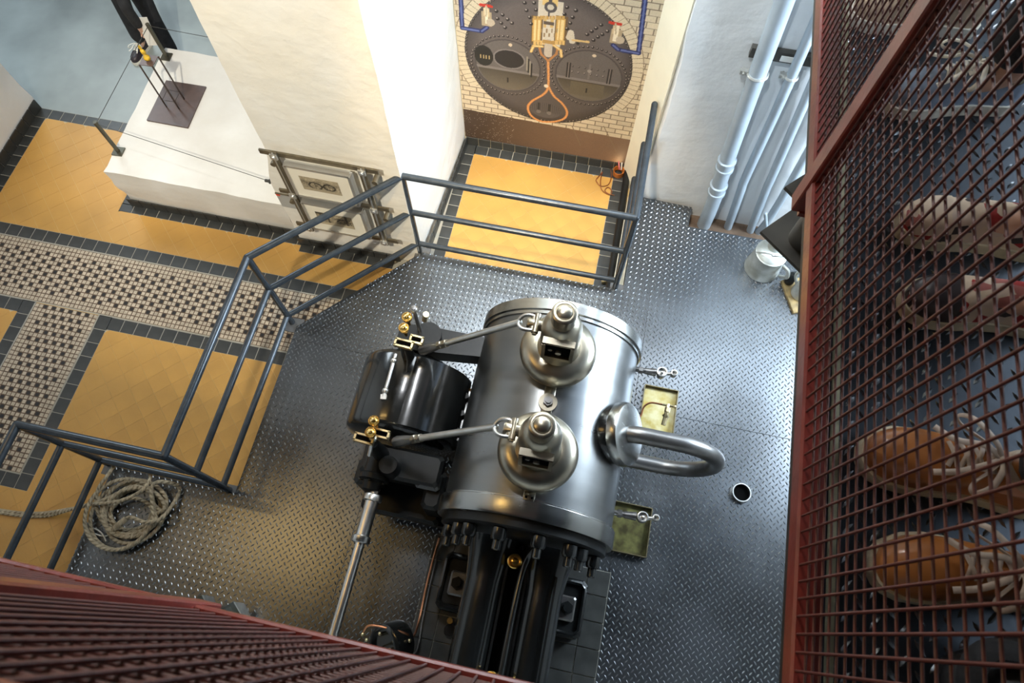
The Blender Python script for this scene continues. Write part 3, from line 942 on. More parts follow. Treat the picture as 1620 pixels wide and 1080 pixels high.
# bracket arms that carry the valve gear, rear and front
def arm(y, h0):
    a = MB()
    a.prism([(-1.06, y - 0.08), (-0.92, y - 0.11), (-0.46, y - 0.06), (-0.46, y + 0.07), (-0.92, y + 0.07), (-1.06, y + 0.05)], h0, h0 + 0.14)
    a.cyl((-0.86, y - 0.01, h0 + 0.1), (-0.86, y - 0.01, h0 + 0.20), 0.085, n=28)
    return a.build('gear_bracket', M['blackcast'], eng, 35)
arm(1.60, 0.92)
fb = MB()
fb.box((-0.84, 0.80, 0.86), (0.50, 0.20, 0.12), ch=0.02).box((-0.62, 0.70, 0.70), (0.12, 0.24, 0.30), ch=0.02).box((-1.06, 0.72, 0.68), (0.12, 0.16, 0.36), ch=0.02).box((-0.84, 0.66, 0.52), (0.52, 0.26, 0.10), ch=0.02)
fb.build('gear_bracket', M['blackcast'], eng, 0)
MB().box((-0.66, 0.745, 0.865), (0.16, 0.12, 0.08), ch=0.02).build('bracket_pocket', M['blackpaint'], eng, 0)
MB().box((-0.60, 0.60, 0.33), (0.24, 0.10, 0.14)).build('bracket_step', M['blackcast'], eng, 0)

def oil_cup(p, s=1.0):
    q = MB().lathe(p, (0, 0, 1), [(0.011 * s, -0.07), (0.011 * s, -0.005), (0.024 * s, 0), (0.029 * s, 0.012), (0.029 * s, 0.03), (0.024 * s, 0.045), (0.012 * s, 0.055), (0.003, 0.058)], 18)
    q.torus(Vector(p) + Vector((0, 0, 0.036 * s)), (0, 0, 1), 0.027 * s, 0.005 * s, 18, 6)
    o = q.build('oil_cup', M['brass'], eng)
    MB().box(Vector(p) + Vector((0, 0, 0.06 * s)), (0.036 * s, 0.006, 0.01), 0.9).build('cup_wing', M['palebrass'], o, 0)
    return o
def slot_box(c, rz, L=0.115):
    m3 = Matrix.Rotation(rz, 3, 'Z')
    c = Vector(c)
    q = MB()
    for dx, dy, sx, sy in ((0, 0.02, L, 0.011), (0, -0.02, L, 0.011), (-L / 2 + 0.006, 0, 0.012, 0.045), (L / 2 - 0.006, 0, 0.012, 0.045)):
        q.box(c + m3 @ Vector((dx, dy, 0)), (sx, sy, 0.03), rz)
    o = q.build('slotted_guide', M['palebrass'], eng, 0)
    MB().box(c + Vector((0, 0, -0.018)), (L * 0.95, 0.042, 0.02), rz).build('guide_slot', M['hole'], o, 0)
for px, py in ((645, 505), (640, 522), (593, 668), (588, 686)):
    oil_cup(W(px, py, 1.34))
slot_box(W(639, 544, 1.30), math.radians(-3))
slot_box(W(659, 538, 1.28), math.radians(-3), 0.085)
slot_box(W(576, 694, 1.30), math.radians(-3))
slot_box(W(603, 686, 1.26), math.radians(-2), 0.10)
# levers beside the guides
for a, b in (((655, 489, 1.42), (664, 522, 1.12)), ((590, 694, 1.28), (584, 720, 1.20))):
    A, B = W(*a), W(*b)
    o = MB().cyl(A, B, 0.0135, n=10).ball(A, 0.024, 12).build('gear_lever', M['chrome'], eng)
    MB().lathe(A + Vector((0, 0, 0.012)), (0, 0, 1), [(0.016, 0), (0.016, 0.014), (0.004, 0.015)], 10).build('lever_bolt', M['pipe'], o)
MB().cyl(W(674, 497, 1.1), W(672, 506, 1.0), 0.02, n=12).build('brass_stud', M['palebrass'], eng)
# connecting link along the drum
A, B = W(626, 560, 1.27), W(607, 628, 1.27)
lk = MB().cyl(A, B, 0.012, n=12).build('gear_link', M['chrome'], eng)
for t in (0.16, 0.86):
    MB().ball(A.lerp(B, t), 0.021, 12).build('link_joint', M['chrome'], lk)
MB().box(B + Vector((0, 0, -0.005)), (0.035, 0.03, 0.03), 0.2).build('link_end', M['chrome'], lk, 0)
# posts that hold the guides
for p in (W(640, 545, 1.25), W(590, 700, 1.22)):
    MB().cyl((p.x, p.y, 0.95), p, 0.05, 0.03, n=16).build('guide_pedestal', M['blackcast'], eng)
# gear casing, shaft and coupling
gc = MB()
gc.lathe((-0.985, 0.60, 0.90), (0, 1, 0), [(0.04, 0), (0.055, 0.01), (0.062, 0.06), (0.09, 0.07), (0.09, 0.10), (0.075, 0.11), (0.07, 0.2), (0.04, 0.22)], 24)
gc.cyl((-0.90, 0.76, 0.86), (-0.90, 0.76, 1.02), 0.07, 0.055, n=20)
gc.build('gear_casing', M['blackcast'], eng)
for k in range(5):
    a = 2 * math.pi * k / 5 + 0.4
    MB().cyl((-0.985 + 0.075 * math.cos(a), 0.66, 0.90 + 0.075 * math.sin(a)), (-0.985 + 0.075 * math.cos(a), 0.652, 0.90 + 0.075 * math.sin(a)), 0.012, n=6).build('casing_bolt', M['blackpaint'], eng)
SX, SZ = -0.957, 0.90
MB().lathe((SX, -1.2, SZ), YA, [(0.029, 0), (0.029, 1.90)], 24).build('lay_shaft', M['chrome'], eng)
cpl = MB().lathe((SX, 0, SZ), YA, [(0.030, 0.30), (0.052, 0.302), (0.056, 0.307), (0.056, 0.338), (0.051, 0.343), (0.041, 0.345), (0.041, 0.545), (0.051, 0.547), (0.056, 0.552), (0.056, 0.583), (0.052, 0.588), (0.030, 0.59)], 28)
cpl.build('shaft_coupling', M['chrome'], eng)
MB().cyl((SX, -0.9, 0.15), (SX, -0.9, 0.88), 0.06, 0.045, n=16).box((SX, -0.9, 0.90), (0.14, 0.12, 0.13), ch=0.02).build('shaft_bearing', M['blackcast'], eng)

# black bed: two rounded guides on webs
for sx, nm in ((-0.195, 'guide_beam'), (0.145, 'guide_beam')):
    yb = -1.6
    g = MB().lathe((sx, yb, 0.80), YA, [(0.10, 0), (0.118, 0.02), (0.118, 1.85), (0.135, 1.98), (0.16, 2.09), (0.18, 2.12)], 40)
    g.build(nm, M['blackpaint'], eng)
    MB().box((sx, -0.53, 0.473), (0.16, 2.1, 0.594), ch=0.02).build('beam_web', M['blackcast'], eng, 0)
MB().box((-0.025, -0.53, 0.48), (0.24, 2.1, 0.10)).build('bed_trough', M['blackcast'], eng, 0)
MB().box((-0.085, -0.53, 0.86), (0.014, 2.06, 0.03)).box((0.035, -0.53, 0.86), (0.014, 2.06, 0.03)).box((0.205, -0.6, 0.93), (0.012, 1.9, 0.02)).build('guide_edge', M['blackpaint'], eng, 0)
MB().tube(smooth_path([(0.06, 0.48, 1.06), (0.02, 0.40, 0.98), (0.0, 0.2, 0.96), (0.0, -0.4, 0.96)], 6), 0.018, 10).build('oil_pipe', M['blackpaint'], eng)
for y in (0.385, -0.24):
    MB().lathe((-0.048, y, 0.93), (0, 0, 1), [(0.042, -0.03), (0.042, 0.012), (0.036, 0.016), (0.03, 0.012), (0.022, 0.012), (0.02, 0.026), (0.01, 0.03)], 24).build('oil_cap', M['brass'], eng)
# feet with square recess and nut
for sx in (-1, 1):
    fx = EX + sx * 0.355
    for y in (0.235, -0.75):
        f = MB().box((fx, y, 0.273), (0.24, 0.36, 0.194), ch=0.03).build('bed_foot', M['blackcast'], eng, 0)
        q = 0.10
        rim = [(fx - q, y - 0.155, 0.38), (fx + q, y - 0.155, 0.38), (fx + q, y + 0.155, 0.38), (fx - q, y + 0.155, 0.38)]
        MB().tube(smooth_path(rim, 1, True) if False else [Vector(p) for p in (lambda R: [(fx + (q - 0.03) * 1, y - 0.155, .38), (fx + q, y - 0.125, .38), (fx + q, y + 0.125, .38), (fx + q - 0.03, y + 0.155, .38), (fx - q + 0.03, y + 0.155, .38), (fx - q, y + 0.125, .38), (fx - q, y - 0.125, .38), (fx - q + 0.03, y - 0.155, .38)])(0)], 0.018, 8, True).build('foot_rim', M['blackpaint'], f)
        MB().box((fx + sx * 0.0, y - 0.01, 0.395), (0.11, 0.15, 0.03), ch=0.01).build('foot_pad', M['pipe'], f, 0)
        MB().cyl((fx, y - 0.01, 0.41), (fx, y - 0.01, 0.44), 0.042, n=6).cyl((fx, y - 0.01, 0.44), (fx, y - 0.01, 0.465), 0.024, n=14).build('foot_nut', M['blackcast'], f)
# side lugs of the left guide
MB().cyl((-0.34, -0.05, 0.62), (-0.34, -0.05, 0.74), 0.05, 0.035, n=16).cyl((-0.345, 0.0, 0.74), (-0.345, 0.0, 0.80), 0.02, n=12).build('guide_lug', M['blackpaint'], eng)
MB().cyl((-0.345, 0.0, 0.80), (-0.345, 0.0, 0.83), 0.017, n=12).build('lug_cap', M['brass'], eng)
# lubricator with copper lines
lc = W(622, 1016, 0.5)
lb = MB().lathe(lc + Vector((0.04, 0.02, -0.04)), (-0.55, -0.35, 0.75), [(0.10, 0), (0.125, 0.01), (0.13, 0.03), (0.13, 0.14), (0.12, 0.15), (0.10, 0.152), (0.095, 0.13), (0.03, 0.13)], 36).build('lubricator', M['blackpaint'], eng)
MB().box(lc + Vector((-0.02, 0.03, -0.19)), (0.14, 0.14, 0.34), ch=0.01).build('lubricator_stand', M['blackcast'], lb, 0)
for px, py in ((574, 1003), (601, 1002), (648, 1013), (580, 1012), (594, 1026), (616, 1028)):
    p = W(px, py, 0.60)
    MB().cyl(p + Vector((0, 0, -0.06)), p, 0.007, n=8).ball(p, 0.0125, 10).build('brass_knob', M['palebrass'], lb)
MB().tube(smooth_path([W(575, 1000, 0.6), W(582, 990, 0.62), W(600, 990, 0.62), W(640, 1001, 0.6), W(652, 1008, 0.5), W(662, 985, 0.3), W(676, 920, 0.25), W(690, 868, 0.25), W(695, 850, 0.3)], 5), 0.0075, 8).build('copper_line', M['copper'], eng)
MB().tube(smooth_path([W(640, 1037, 0.3), W(655, 1034, 0.28), W(662, 1018, 0.25), W(668, 985, 0.22), W(683, 915, 0.22), W(697, 862, 0.25), W(702, 846, 0.35)], 5), 0.007, 8).build('copper_line', M['pipe'], eng)

# dark tiled base below the bed
tbm = thing('engine_base', 'dark grey tiled base below the black engine bed', 'base', (0, -0.5, ZP))
MB().box((-0.015, -0.55, ZP + 0.006), (1.23, 2.14, 0.012)).build('base_bed', M['jointgrey'], tbm, 0)
tm = MB().box((0, 0, 0), (0.148, 0.159, 0.012), ch=0.002).mesh('base_tile', M['plinthtile'], 0)
for i in range(8):
    for j in range(13):
        inst('base_tile', tm, tbm, (-0.63 + 0.0769 + i * 0.1537, 0.52 - 0.083 - j * 0.165, ZP + 0.018))

# drip trays
def tray(label, corners, m_in):
    c = sum((Vector(p) for p in corners), Vector()) / 4
    t = thing('drip_tray', label, 'tray', (c.x, c.y, ZP), 'drip trays beside the cylinder')
    x0, x1 = min(p[0] for p in corners), max(p[0] for p in corners)
    y0, y1 = min(p[1] for p in corners), max(p[1] for p in corners)
    MB().box(((x0 + x1) / 2, (y0 + y1) / 2, ZP + 0.010), (x1 - x0, y1 - y0, 0.008)).build('tray_floor', m_in, t, 0)
    for a, b, sx, sy in (((x0 + x1) / 2, y0, x1 - x0, 0.006), ((x0 + x1) / 2, y1, x1 - x0, 0.006), (x0, (y0 + y1) / 2, 0.006, y1 - y0), (x1, (y0 + y1) / 2, 0.006, y1 - y0)):
        MB().box((a, b, ZP + 0.028), (sx, sy, 0.045)).build('tray_side', M['trayedge'], t, 0)
tray('shallow square drip tray with yellow oily film under brass valve', [(0.645, 1.555, 0), (0.895, 1.905, 0), (0.645, 1.905, 0), (0.895, 1.555, 0)], M['trayin'])
tray('shallow square drip tray with green black oil near the front ring', [(0.55, 0.665, 0), (0.815, 1.0, 0), (0.55, 1.0, 0), (0.815, 0.665, 0)], M['trayin2'])
# pipe stub in the platform
sp_ = thing('pipe_stub', 'short open steel pipe end set in the tread plate', 'pipe', (1.425, 1.247, ZP))
MB().lathe((1.425, 1.247, 0), (0, 0, 1), [(0.066, ZP), (0.068, ZP + 0.03), (0.066, ZP + 0.034), (0.059, ZP + 0.034), (0.058, ZP + 0.003)], 36, cap0=False, cap1=False).build('rim', M['chrome'], sp_)
MB().cyl((1.425, 1.247, ZP + 0.0005), (1.425, 1.247, ZP + 0.004), 0.0585, n=32).build('bore_shade', M['hole'], sp_, 0)  # black disc stands in for the shaded depth of the pipe
# ------------------------------------------------------------------ pipes on the right wall
def wall_pipe(label, pts, r, y=3.55, clamps=(), couplings=()):
    P = [WY(px, py, y) for px, py in pts]
    P = [Vector((p.x, y, max(p.z, 0.0))) for p in P]
    # carry the run on upwards in line, to the height of the gallery
    d = (P[0] - P[1]).normalized()
    P = [P[0] + d * (4.2 - P[0].z) / d.z] + P
    t = thing('wall_pipe', label, 'pipe', P[-1][:])
    MB().tube(smooth_path(P, 8), r, 20).build('pipe_run', M['greypipe'], t)
    def at_z(z):
        for a, b in zip(P[:-1], P[1:]):
            if b.z <= z <= a.z:
                return a.lerp(b, (a.z - z) / (a.z - b.z)), (a - b).normalized()
        return P[-1], d
    for z in couplings:
        c, dd = at_z(z)
        MB().lathe(c - dd * 0.06, dd, [(r * 1.05, 0), (r * 1.22, 0.004), (r * 1.22, 0.03), (r * 1.08, 0.034), (r * 1.08, 0.085), (r * 1.22, 0.09), (r * 1.22, 0.115), (r * 1.05, 0.12)], 20).build('coupling', M['greypipe'], t)
    for z in clamps:
        c, dd = at_z(z)
        k = MB().torus(c, dd, r * 1.06, 0.010, 24, 6).build('pipe_clamp', M['clamp'], t)
        MB().box(c + Vector((-r * 1.5, 0, 0)), (0.05, 0.03, 0.03)).cyl(c + Vector((-r * 1.55, -0.03, 0)), c + Vector((-r * 1.55, 0.03, 0)), 0.008, n=8).build('clamp_screw', M['clamp'], k, 0)
    return t
wall_pipe('thickest grey painted pipe with two couplings on the limewashed wall', [(1234, 20), (1190, 140), (1152, 248), (1128, 320), (1112, 358)], 0.058, 3.55, (1.72,), (0.82, 0.52))
wall_pipe('grey painted pipe next to the thickest one on the wall', [(1278, 62), (1235, 160), (1180, 280), (1172, 302), (1150, 362)], 0.034, 3.57, (1.72,))
wall_pipe('thin grey pipe with gentle kink between two wall pipes', [(1276, 155), (1222, 278), (1212, 300), (1185, 368)], 0.033, 3.575)
wall_pipe('grey wall pipe beside the hanging tube bracket', [(1272, 252), (1238, 312), (1214, 350), (1195, 375)], 0.032, 3.575)
cd_ = thing('conduit_end', 'slim white conduit stub above the watering can', 'pipe', (1.46, 3.45, 0.0))
MB().cyl(W(1211, 338, 0.42), W(1213, 372, 0.10), 0.014, n=12).ball(W(1211, 338, 0.42), 0.014, 10).build('stub', M['greypipe'], cd_)
ch = thing('pipe_channel', 'grey slotted channel bar clamped across the wall pipes', 'bracket', (0.95, 3.60, 1.83))
MB().box((0.99, 3.605, 1.84), (0.42, 0.04, 0.075)).build('channel', M['bracket'], ch, 0)
MB().box((1.03, 3.582, 1.835), (0.12, 0.006, 0.04)).build('channel_tag', M['paper'], ch, 0)

# ------------------------------------------------------------------ watering can and the smaller can on a board
wc = thing('watering_can', 'dented galvanised watering can standing by the wall pipes', 'can', (1.45, 3.13, ZP))
c = Vector((1.45, 3.13, ZP))
MB().lathe(c, (0, 0, 1), [(0.135, 0), (0.142, 0.004), (0.142, 0.015), (0.138, 0.02), (0.122, 0.225), (0.126, 0.23), (0.126, 0.24), (0.12, 0.245)], 40).build('body', M['galv'], wc)
MB().lathe(c, (0, 0, 1), [(0.122, 0.24), (0.10, 0.262), (0.06, 0.275), (0.055, 0.275)], 40).build('shoulder', M['galv'], wc)
MB().lathe(c + Vector((0.01, 0.035, 0.26)), (0.15, 0.2, 1), [(0.058, 0), (0.055, 0.07), (0.060, 0.074), (0.060, 0.085), (0.05, 0.085), (0.048, 0.03)], 28, cap1=False).build('neck', M['galv'], wc)
bail = smooth_path([c + Vector((-0.118, -0.02, 0.24)), c + Vector((-0.06, -0.08, 0.34)), c + Vector((0.02, -0.10, 0.36)), c + Vector((0.10, -0.06, 0.34)), c + Vector((0.125, 0.01, 0.24))], 6)
MB().tube(bail, 0.005, 8).build('bail_handle', M['clamp'], wc)
MB().cyl(c + Vector((-0.03, -0.098, 0.352)), c + Vector((0.075, -0.082, 0.352)), 0.011, n=10).build('grip', M['clamp'], wc)
MB().tube(smooth_path([c + Vector((0.10, -0.09, 0.22)), c + Vector((0.14, -0.13, 0.22)), c + Vector((0.155, -0.14, 0.15)), c + Vector((0.125, -0.10, 0.08))], 6), 0.012, 8, flat=1.6).build('side_handle', M['galv'], wc)
MB().cyl(c + Vector((0.02, 0.13, 0.03)), c + Vector((0.07, 0.24, 0.24)), 0.03, 0.016, n=14).build('spout', M['galv'], wc)
bd = thing('wooden_board', 'yellowish wooden board under the small can', 'board', (1.72, 2.92, ZP))
MB().box((1.765, 2.935, ZP + 0.0125), (0.22, 0.30, 0.025), math.radians(22), ch=0.004).build('plank', M['wood'], bd, 0)
sc = thing('oil_can', 'small galvanised can with curved spout on the wooden board', 'can', (1.76, 2.95, ZP + 0.025))
c = Vector((1.765, 2.945, ZP + 0.025))
MB().lathe(c, (0, 0, 1), [(0.075, 0), (0.08, 0.006), (0.072, 0.12), (0.05, 0.17), (0.03, 0.18), (0.03, 0.21)], 28).build('body', M['galv'], sc)
MB().tube(smooth_path([c + Vector((-0.06, 0.02, 0.08)), c + Vector((-0.10, 0.05, 0.16)), c + Vector((-0.09, 0.06, 0.22)), c + Vector((-0.05, 0.03, 0.25)), c + Vector((-0.01, 0, 0.2))], 6), 0.012, 10).build('handle', M['galv'], sc)
bk = thing('black_flask', 'small dark round flask beside the oil can on the board', 'flask', (1.69, 3.04, ZP))
MB().lathe((1.665, 3.03, ZP + 0.025), (0, 0, 1), [(0.035, 0), (0.038, 0.01), (0.038, 0.10), (0.02, 0.125), (0.012, 0.13), (0.012, 0.15)], 20).build('flask_body', M['blackcast'], bk)

# ------------------------------------------------------------------ rope
rp = []
rng = random.Random(21)
cx, cy = W(213, 812, ZP)[:2]
L0 = 0.014
def rw(px, py, z=0.02):
    return W(px, py, ZP + z)
ring = []
for k in range(9 * 14):
    t = k / 14.0
    a = 2 * math.pi * t + 0.5
    turn = int(t)
    wob = 0.03 * math.sin(3.1 * t) + 0.02 * math.sin(5.3 * t + 1)
    ra = 0.135 + 0.085 * ((turn * 0.37) % 1.0) + wob
    ex = 1.18 if turn % 2 else 1.0
    ox, oy = 0.03 * math.sin(turn * 2.1), 0.025 * math.cos(turn * 1.3)
    ring.append(Vector((cx + ox + ra * ex * math.cos(a), cy + oy + ra * math.sin(a), ZP + 0.014 + 0.010 * turn * 0.7 + 0.010 * (1 + math.sin(a * 2 + turn)))))
lead = [Vector((-4.35, W(0, 808, 0.016).y, 0.016)), W(0, 807, 0.016), W(60, 812, 0.02), W(105, 806, 0.10), rw(135, 800, 0.03), rw(165, 790, 0.08)]
tail = [rw(240, 770, 0.13), rw(262, 762, 0.12), rw(284, 772, 0.03), rw(275, 795, 0.05), rw(255, 820, 0.12), rw(230, 826, 0.13), rw(205, 818, 0.14), rw(188, 830, 0.12), rw(176, 843, 0.04)]
ro = thing('rope_coil', 'coiled jute rope lying on the platform corner with tails over the floor', 'rope', (cx, cy, ZP))
MB().tube(smooth_path(lead + ring[4:] + tail, 4), 0.0135, 8, uvs=True).build('rope_strand', M['rope'], ro, 60)
l2 = [Vector((-4.35, W(0, 814, 0.016).y, 0.016)), W(10, 812, 0.016), W(70, 816, 0.018), W(110, 806, 0.12), rw(140, 798, 0.06), rw(190, 792, 0.13), rw(225, 775, 0.15), rw(238, 755, 0.10), Vector((-2.76, 0.52, ZP + 0.02))]
MB().tube(smooth_path(l2, 6), 0.0125, 8, uvs=True).build('rope_tail', M['rope'], ro, 60)
l3 = [Vector((-2.98, 0.53, ZP + 0.06)), W(170, 752, ZP + 0.12), W(156, 772, ZP + 0.1), W(152, 795, ZP + 0.06), rw(160, 822, 0.03), rw(175, 838, 0.02)]
MB().tube(smooth_path(l3, 6), 0.0125, 8, uvs=True).build('rope_tail', M['rope'], ro, 60)
kn = [rw(176, 843, 0.03), rw(166, 848, 0.02), rw(146, 843, 0.02), rw(141, 838, 0.02), rw(146, 835, 0.02), rw(160, 842, 0.03), rw(168, 856, 0.02)]
MB().tube(smooth_path(kn, 6), 0.006, 8).build('steel_eyelet', M['clamp'], ro, 60)
MB().tube(smooth_path([rw(200, 820, 0.15), rw(190, 828, 0.15), rw(184, 834, 0.12)], 5), 0.021, 10, uvs=True).build('rope_splice', M['rope'], ro, 60)

# ------------------------------------------------------------------ sculpture on the block
HB = 0.456
sc_ = thing('table_sculpture', 'small sculpture of a thin legged brown table with yellow lump on a plate', 'sculpture', W(278, 165, HB)[:])
cs = [W(232, 190, HB + 0.012), W(297, 202, HB + 0.012), W(326, 137, HB + 0.012), W(263, 127, HB + 0.012)]
MB().prism([(p.x, p.y) for p in cs], HB, HB + 0.014).build('base_plate', M['rust'], sc_, 0)
HT = HB + 0.49
tt = [W(220, 102, HT), W(241, 105, HT), W(250, 89, HT), W(229, 85, HT)]
MB().prism([(p.x, p.y) for p in tt], HT - 0.006, HT).build('table_top', M['rust'], sc_, 0)
for p in tt:
    MB().box((p.x, p.y, (HT + HB) / 2 + 0.004), (0.009, 0.009, HT - HB - 0.012)).build('table_leg', M['rustbar'], sc_, 0)
for a, b in zip(tt, tt[1:] + tt[:1]):
    MB().cyl((a.x, a.y, HB + 0.10), (b.x, b.y, HB + 0.10), 0.003, n=6).build('stretcher', M['rustbar'], sc_)
lump = MB()
lc_ = (tt[0] + tt[2]) / 2
lump.ball(lc_ + Vector((0, 0, 0.028)), 0.032, 14, (0.8, 0.7, 1.0)).ball(lc_ + Vector((-0.008, 0.006, 0.075)), 0.024, 12, (0.8, 0.7, 1.3)).ball(lc_ + Vector((-0.014, 0.008, 0.12)), 0.014, 10, (0.8, 0.6, 1.6))
for i, v in enumerate(lump.v):
    w = Vector(v)
    lump.v[i] = tuple(w + noise.noise_vector(w * 40) * 0.008)
lump.build('yellow_lump', M['gold'], sc_)
# wire barrier on the block
bar = thing('wire_barrier', 'olive barrier posts with thin steel cable on the white block', 'barrier', W(187, 238, HB)[:])
PH = 0.36
tops = []
for base, top in (((187, 239), (150, 191)), ((263, 89), (235, 38))):
    b = W(*base, HB + 0.01)
    MB().box((b.x, b.y, HB + 0.006), (0.085, 0.085, 0.012), 0.05).build('post_foot', M['olive'], bar, 0)
    MB().cyl((b.x, b.y, HB + 0.01), (b.x, b.y, HB + PH), 0.0165, n=14).build('barrier_post', M['olive'], bar)
    tops.append(Vector((b.x, b.y, HB + PH - 0.02)))
wa = WY(421, 242, 2.655)
for a, b in ((tops[0], Vector((-2.42, 2.69, tops[0].z - 0.0))), (tops[0], tops[1]), (tops[1], Vector((-2.40, tops[1].y - 0.04, tops[1].z)))):
    MB().cyl(a, b, 0.0028, n=6).build('barrier_cable', M['cable'], bar)
MB().lathe((-2.42, 2.69, tops[0].z), (1, 0, 0), [(0.012, -0.03), (0.012, 0.0), (0.02, 0.005), (0.02, 0.012)], 10).build('cable_anchor', M['cable'], bar)

# ------------------------------------------------------------------ picture rack on the pier
YF = 2.655
rk = thing('picture_rack', 'bronze grey bar rack screwed on the plastered pier', 'rack', (-1.86, YF - 0.05, 0.40))
for z in (1.292, 0.845, 0.405):
    MB().box((-1.867, YF - 0.055, z), (0.84, 0.014, 0.040)).build('level_bar', M['rackbar'], rk, 0)
for x in (-2.175, -1.555):
    MB().box((x, YF - 0.072, 0.845), (0.050, 0.016, 0.97)).build('upright_bar', M['rackbar'], rk, 0)
    MB().box((x, YF - 0.083, 0.845), (0.010, 0.008, 0.97)).build('upright_groove', M['frame'], rk, 0)
    for z in (1.292, 0.845, 0.405):
        MB().box((x, YF - 0.086, z), (0.05, 0.012, 0.05)).cyl((x, YF - 0.08, z), (x, YF - 0.102, z), 0.012, n=8).build('bar_clamp', M['frame'], rk, 0)
for x in (-2.22, -1.49):
    for z in (1.18, 0.73):
        MB().cyl((x, YF + 0.0, z), (x, YF - 0.075, z), 0.02, n=12).build('wall_standoff', M['rackbar'], rk)

def photo(name, label, x0, x1, z0, z1, seed, kind):
    t = thing(name, label, 'picture', ((x0 + x1) / 2, YF - 0.09, z0), 'framed photographs on the rack')
    y = YF - 0.075
    for sx, sz, cx_, cz_ in ((x1 - x0, 0.022, (x0 + x1) / 2, z0), (x1 - x0, 0.022, (x0 + x1) / 2, z1), (0.022, z1 - z0, x0, (z0 + z1) / 2), (0.022, z1 - z0, x1, (z0 + z1) / 2)):
        MB().box((cx_, y - 0.004, cz_), (sx, 0.05, sz)).build('frame_side', M['frame'], t, 0)
    MB().box(((x0 + x1) / 2, y - 0.006, (z0 + z1) / 2), (x1 - x0, 0.03, z1 - z0)).build('mount', M['mount'], t, 0)
    px0, px1, pz0, pz1 = x0 + 0.16 * (x1 - x0), x1 - 0.22 * (x1 - x0), z0 + 0.27 * (z1 - z0), z1 - 0.27 * (z1 - z0)
    nx, nz = 56, 36
    vs, fs, cs_ = [], [], []
    for j in range(nz + 1):
        for i in range(nx + 1):
            u, v = i / nx, j / nz
            vs.append((px0 + (px1 - px0) * u, y - 0.0225, pz0 + (pz1 - pz0) * v))
            n1 = noise.noise(Vector((u * 9 + seed, v * 7, seed))) * 0.5 + noise.noise(Vector((u * 22, v * 18 + seed, 3))) * 0.5
            b = 0.33 + 0.5 * n1
            if kind == 0:      # two spoked wheels in front of a sky
                for wx, wz, wr in ((0.36, 0.42, 0.24), (0.72, 0.45, 0.22)):
                    r = math.hypot((u - wx) * 1.5, v - wz)
                    if abs(r - wr) < 0.035 or r < 0.03:
                        b = 0.04
                    elif r < wr and abs(math.sin(4 * math.atan2(v - wz, u - wx))) < 0.3:
                        b = 0.08
                if v > 0.75:
                    b = max(b, 0.42 + 0.3 * n1)
                if v < 0.2:
                    b = 0.42 + 0.1 * n1
            else:              # doorways and frames
                if (0.1 < u < 0.16 or 0.3 < u < 0.34 or 0.8 < u < 0.86) and v > 0.2:
                    b = 0.06
                if v > 0.86 and u < 0.5:
                    b = 0.08
                if 0.55 < u < 0.95 and 0.3 < v < 0.7 and n1 > 0.0:
                    b = 0.05
                if v < 0.2:
                    b = 0.5 + 0.1 * n1
            b = min(0.75, max(0.03, b))
            cs_ += [b, b * 0.83, b * 0.55, 1]
    for j in range(nz):
        for i in range(nx):
            a = j * (nx + 1) + i
            fs.append((a, a + 1, a + nx + 2, a + nx + 1))
    me = bpy.data.meshes.new('photo_print')
    me.from_pydata(vs, [], fs)
    ca = me.color_attributes.new('print', 'FLOAT_COLOR', 'POINT')
    ca.data.foreach_set('color', cs_)
    me.materials.append(M['print'])
    inst('photo_print', me, t)
photo('framed_photograph', 'framed old photograph of machinery wheels, upper one on the rack', -2.115, -1.655, 0.895, 1.235, 3.3, 0)
photo('framed_photograph', 'framed old photograph of a doorway scene, lower one on the rack', -2.115, -1.655, 0.455, 0.80, 8.1, 1)
lb_ = thing('label_card', 'grey text card with red corner beside the picture rack', 'label', (-2.29, YF - 0.02, 0.56))
MB().box((-2.29, YF - 0.02, 0.65), (0.155, 0.006, 0.17)).build('card', M['label'], lb_, 0)
MB().box((-2.352, YF - 0.024, 0.724), (0.03, 0.004, 0.022)).build('red_corner', M['labelred'], lb_, 0)
MB().box((-2.29, YF - 0.022, 0.74), (0.16, 0.012, 0.008)).build('card_clip', M['rackbar'], lb_, 0)

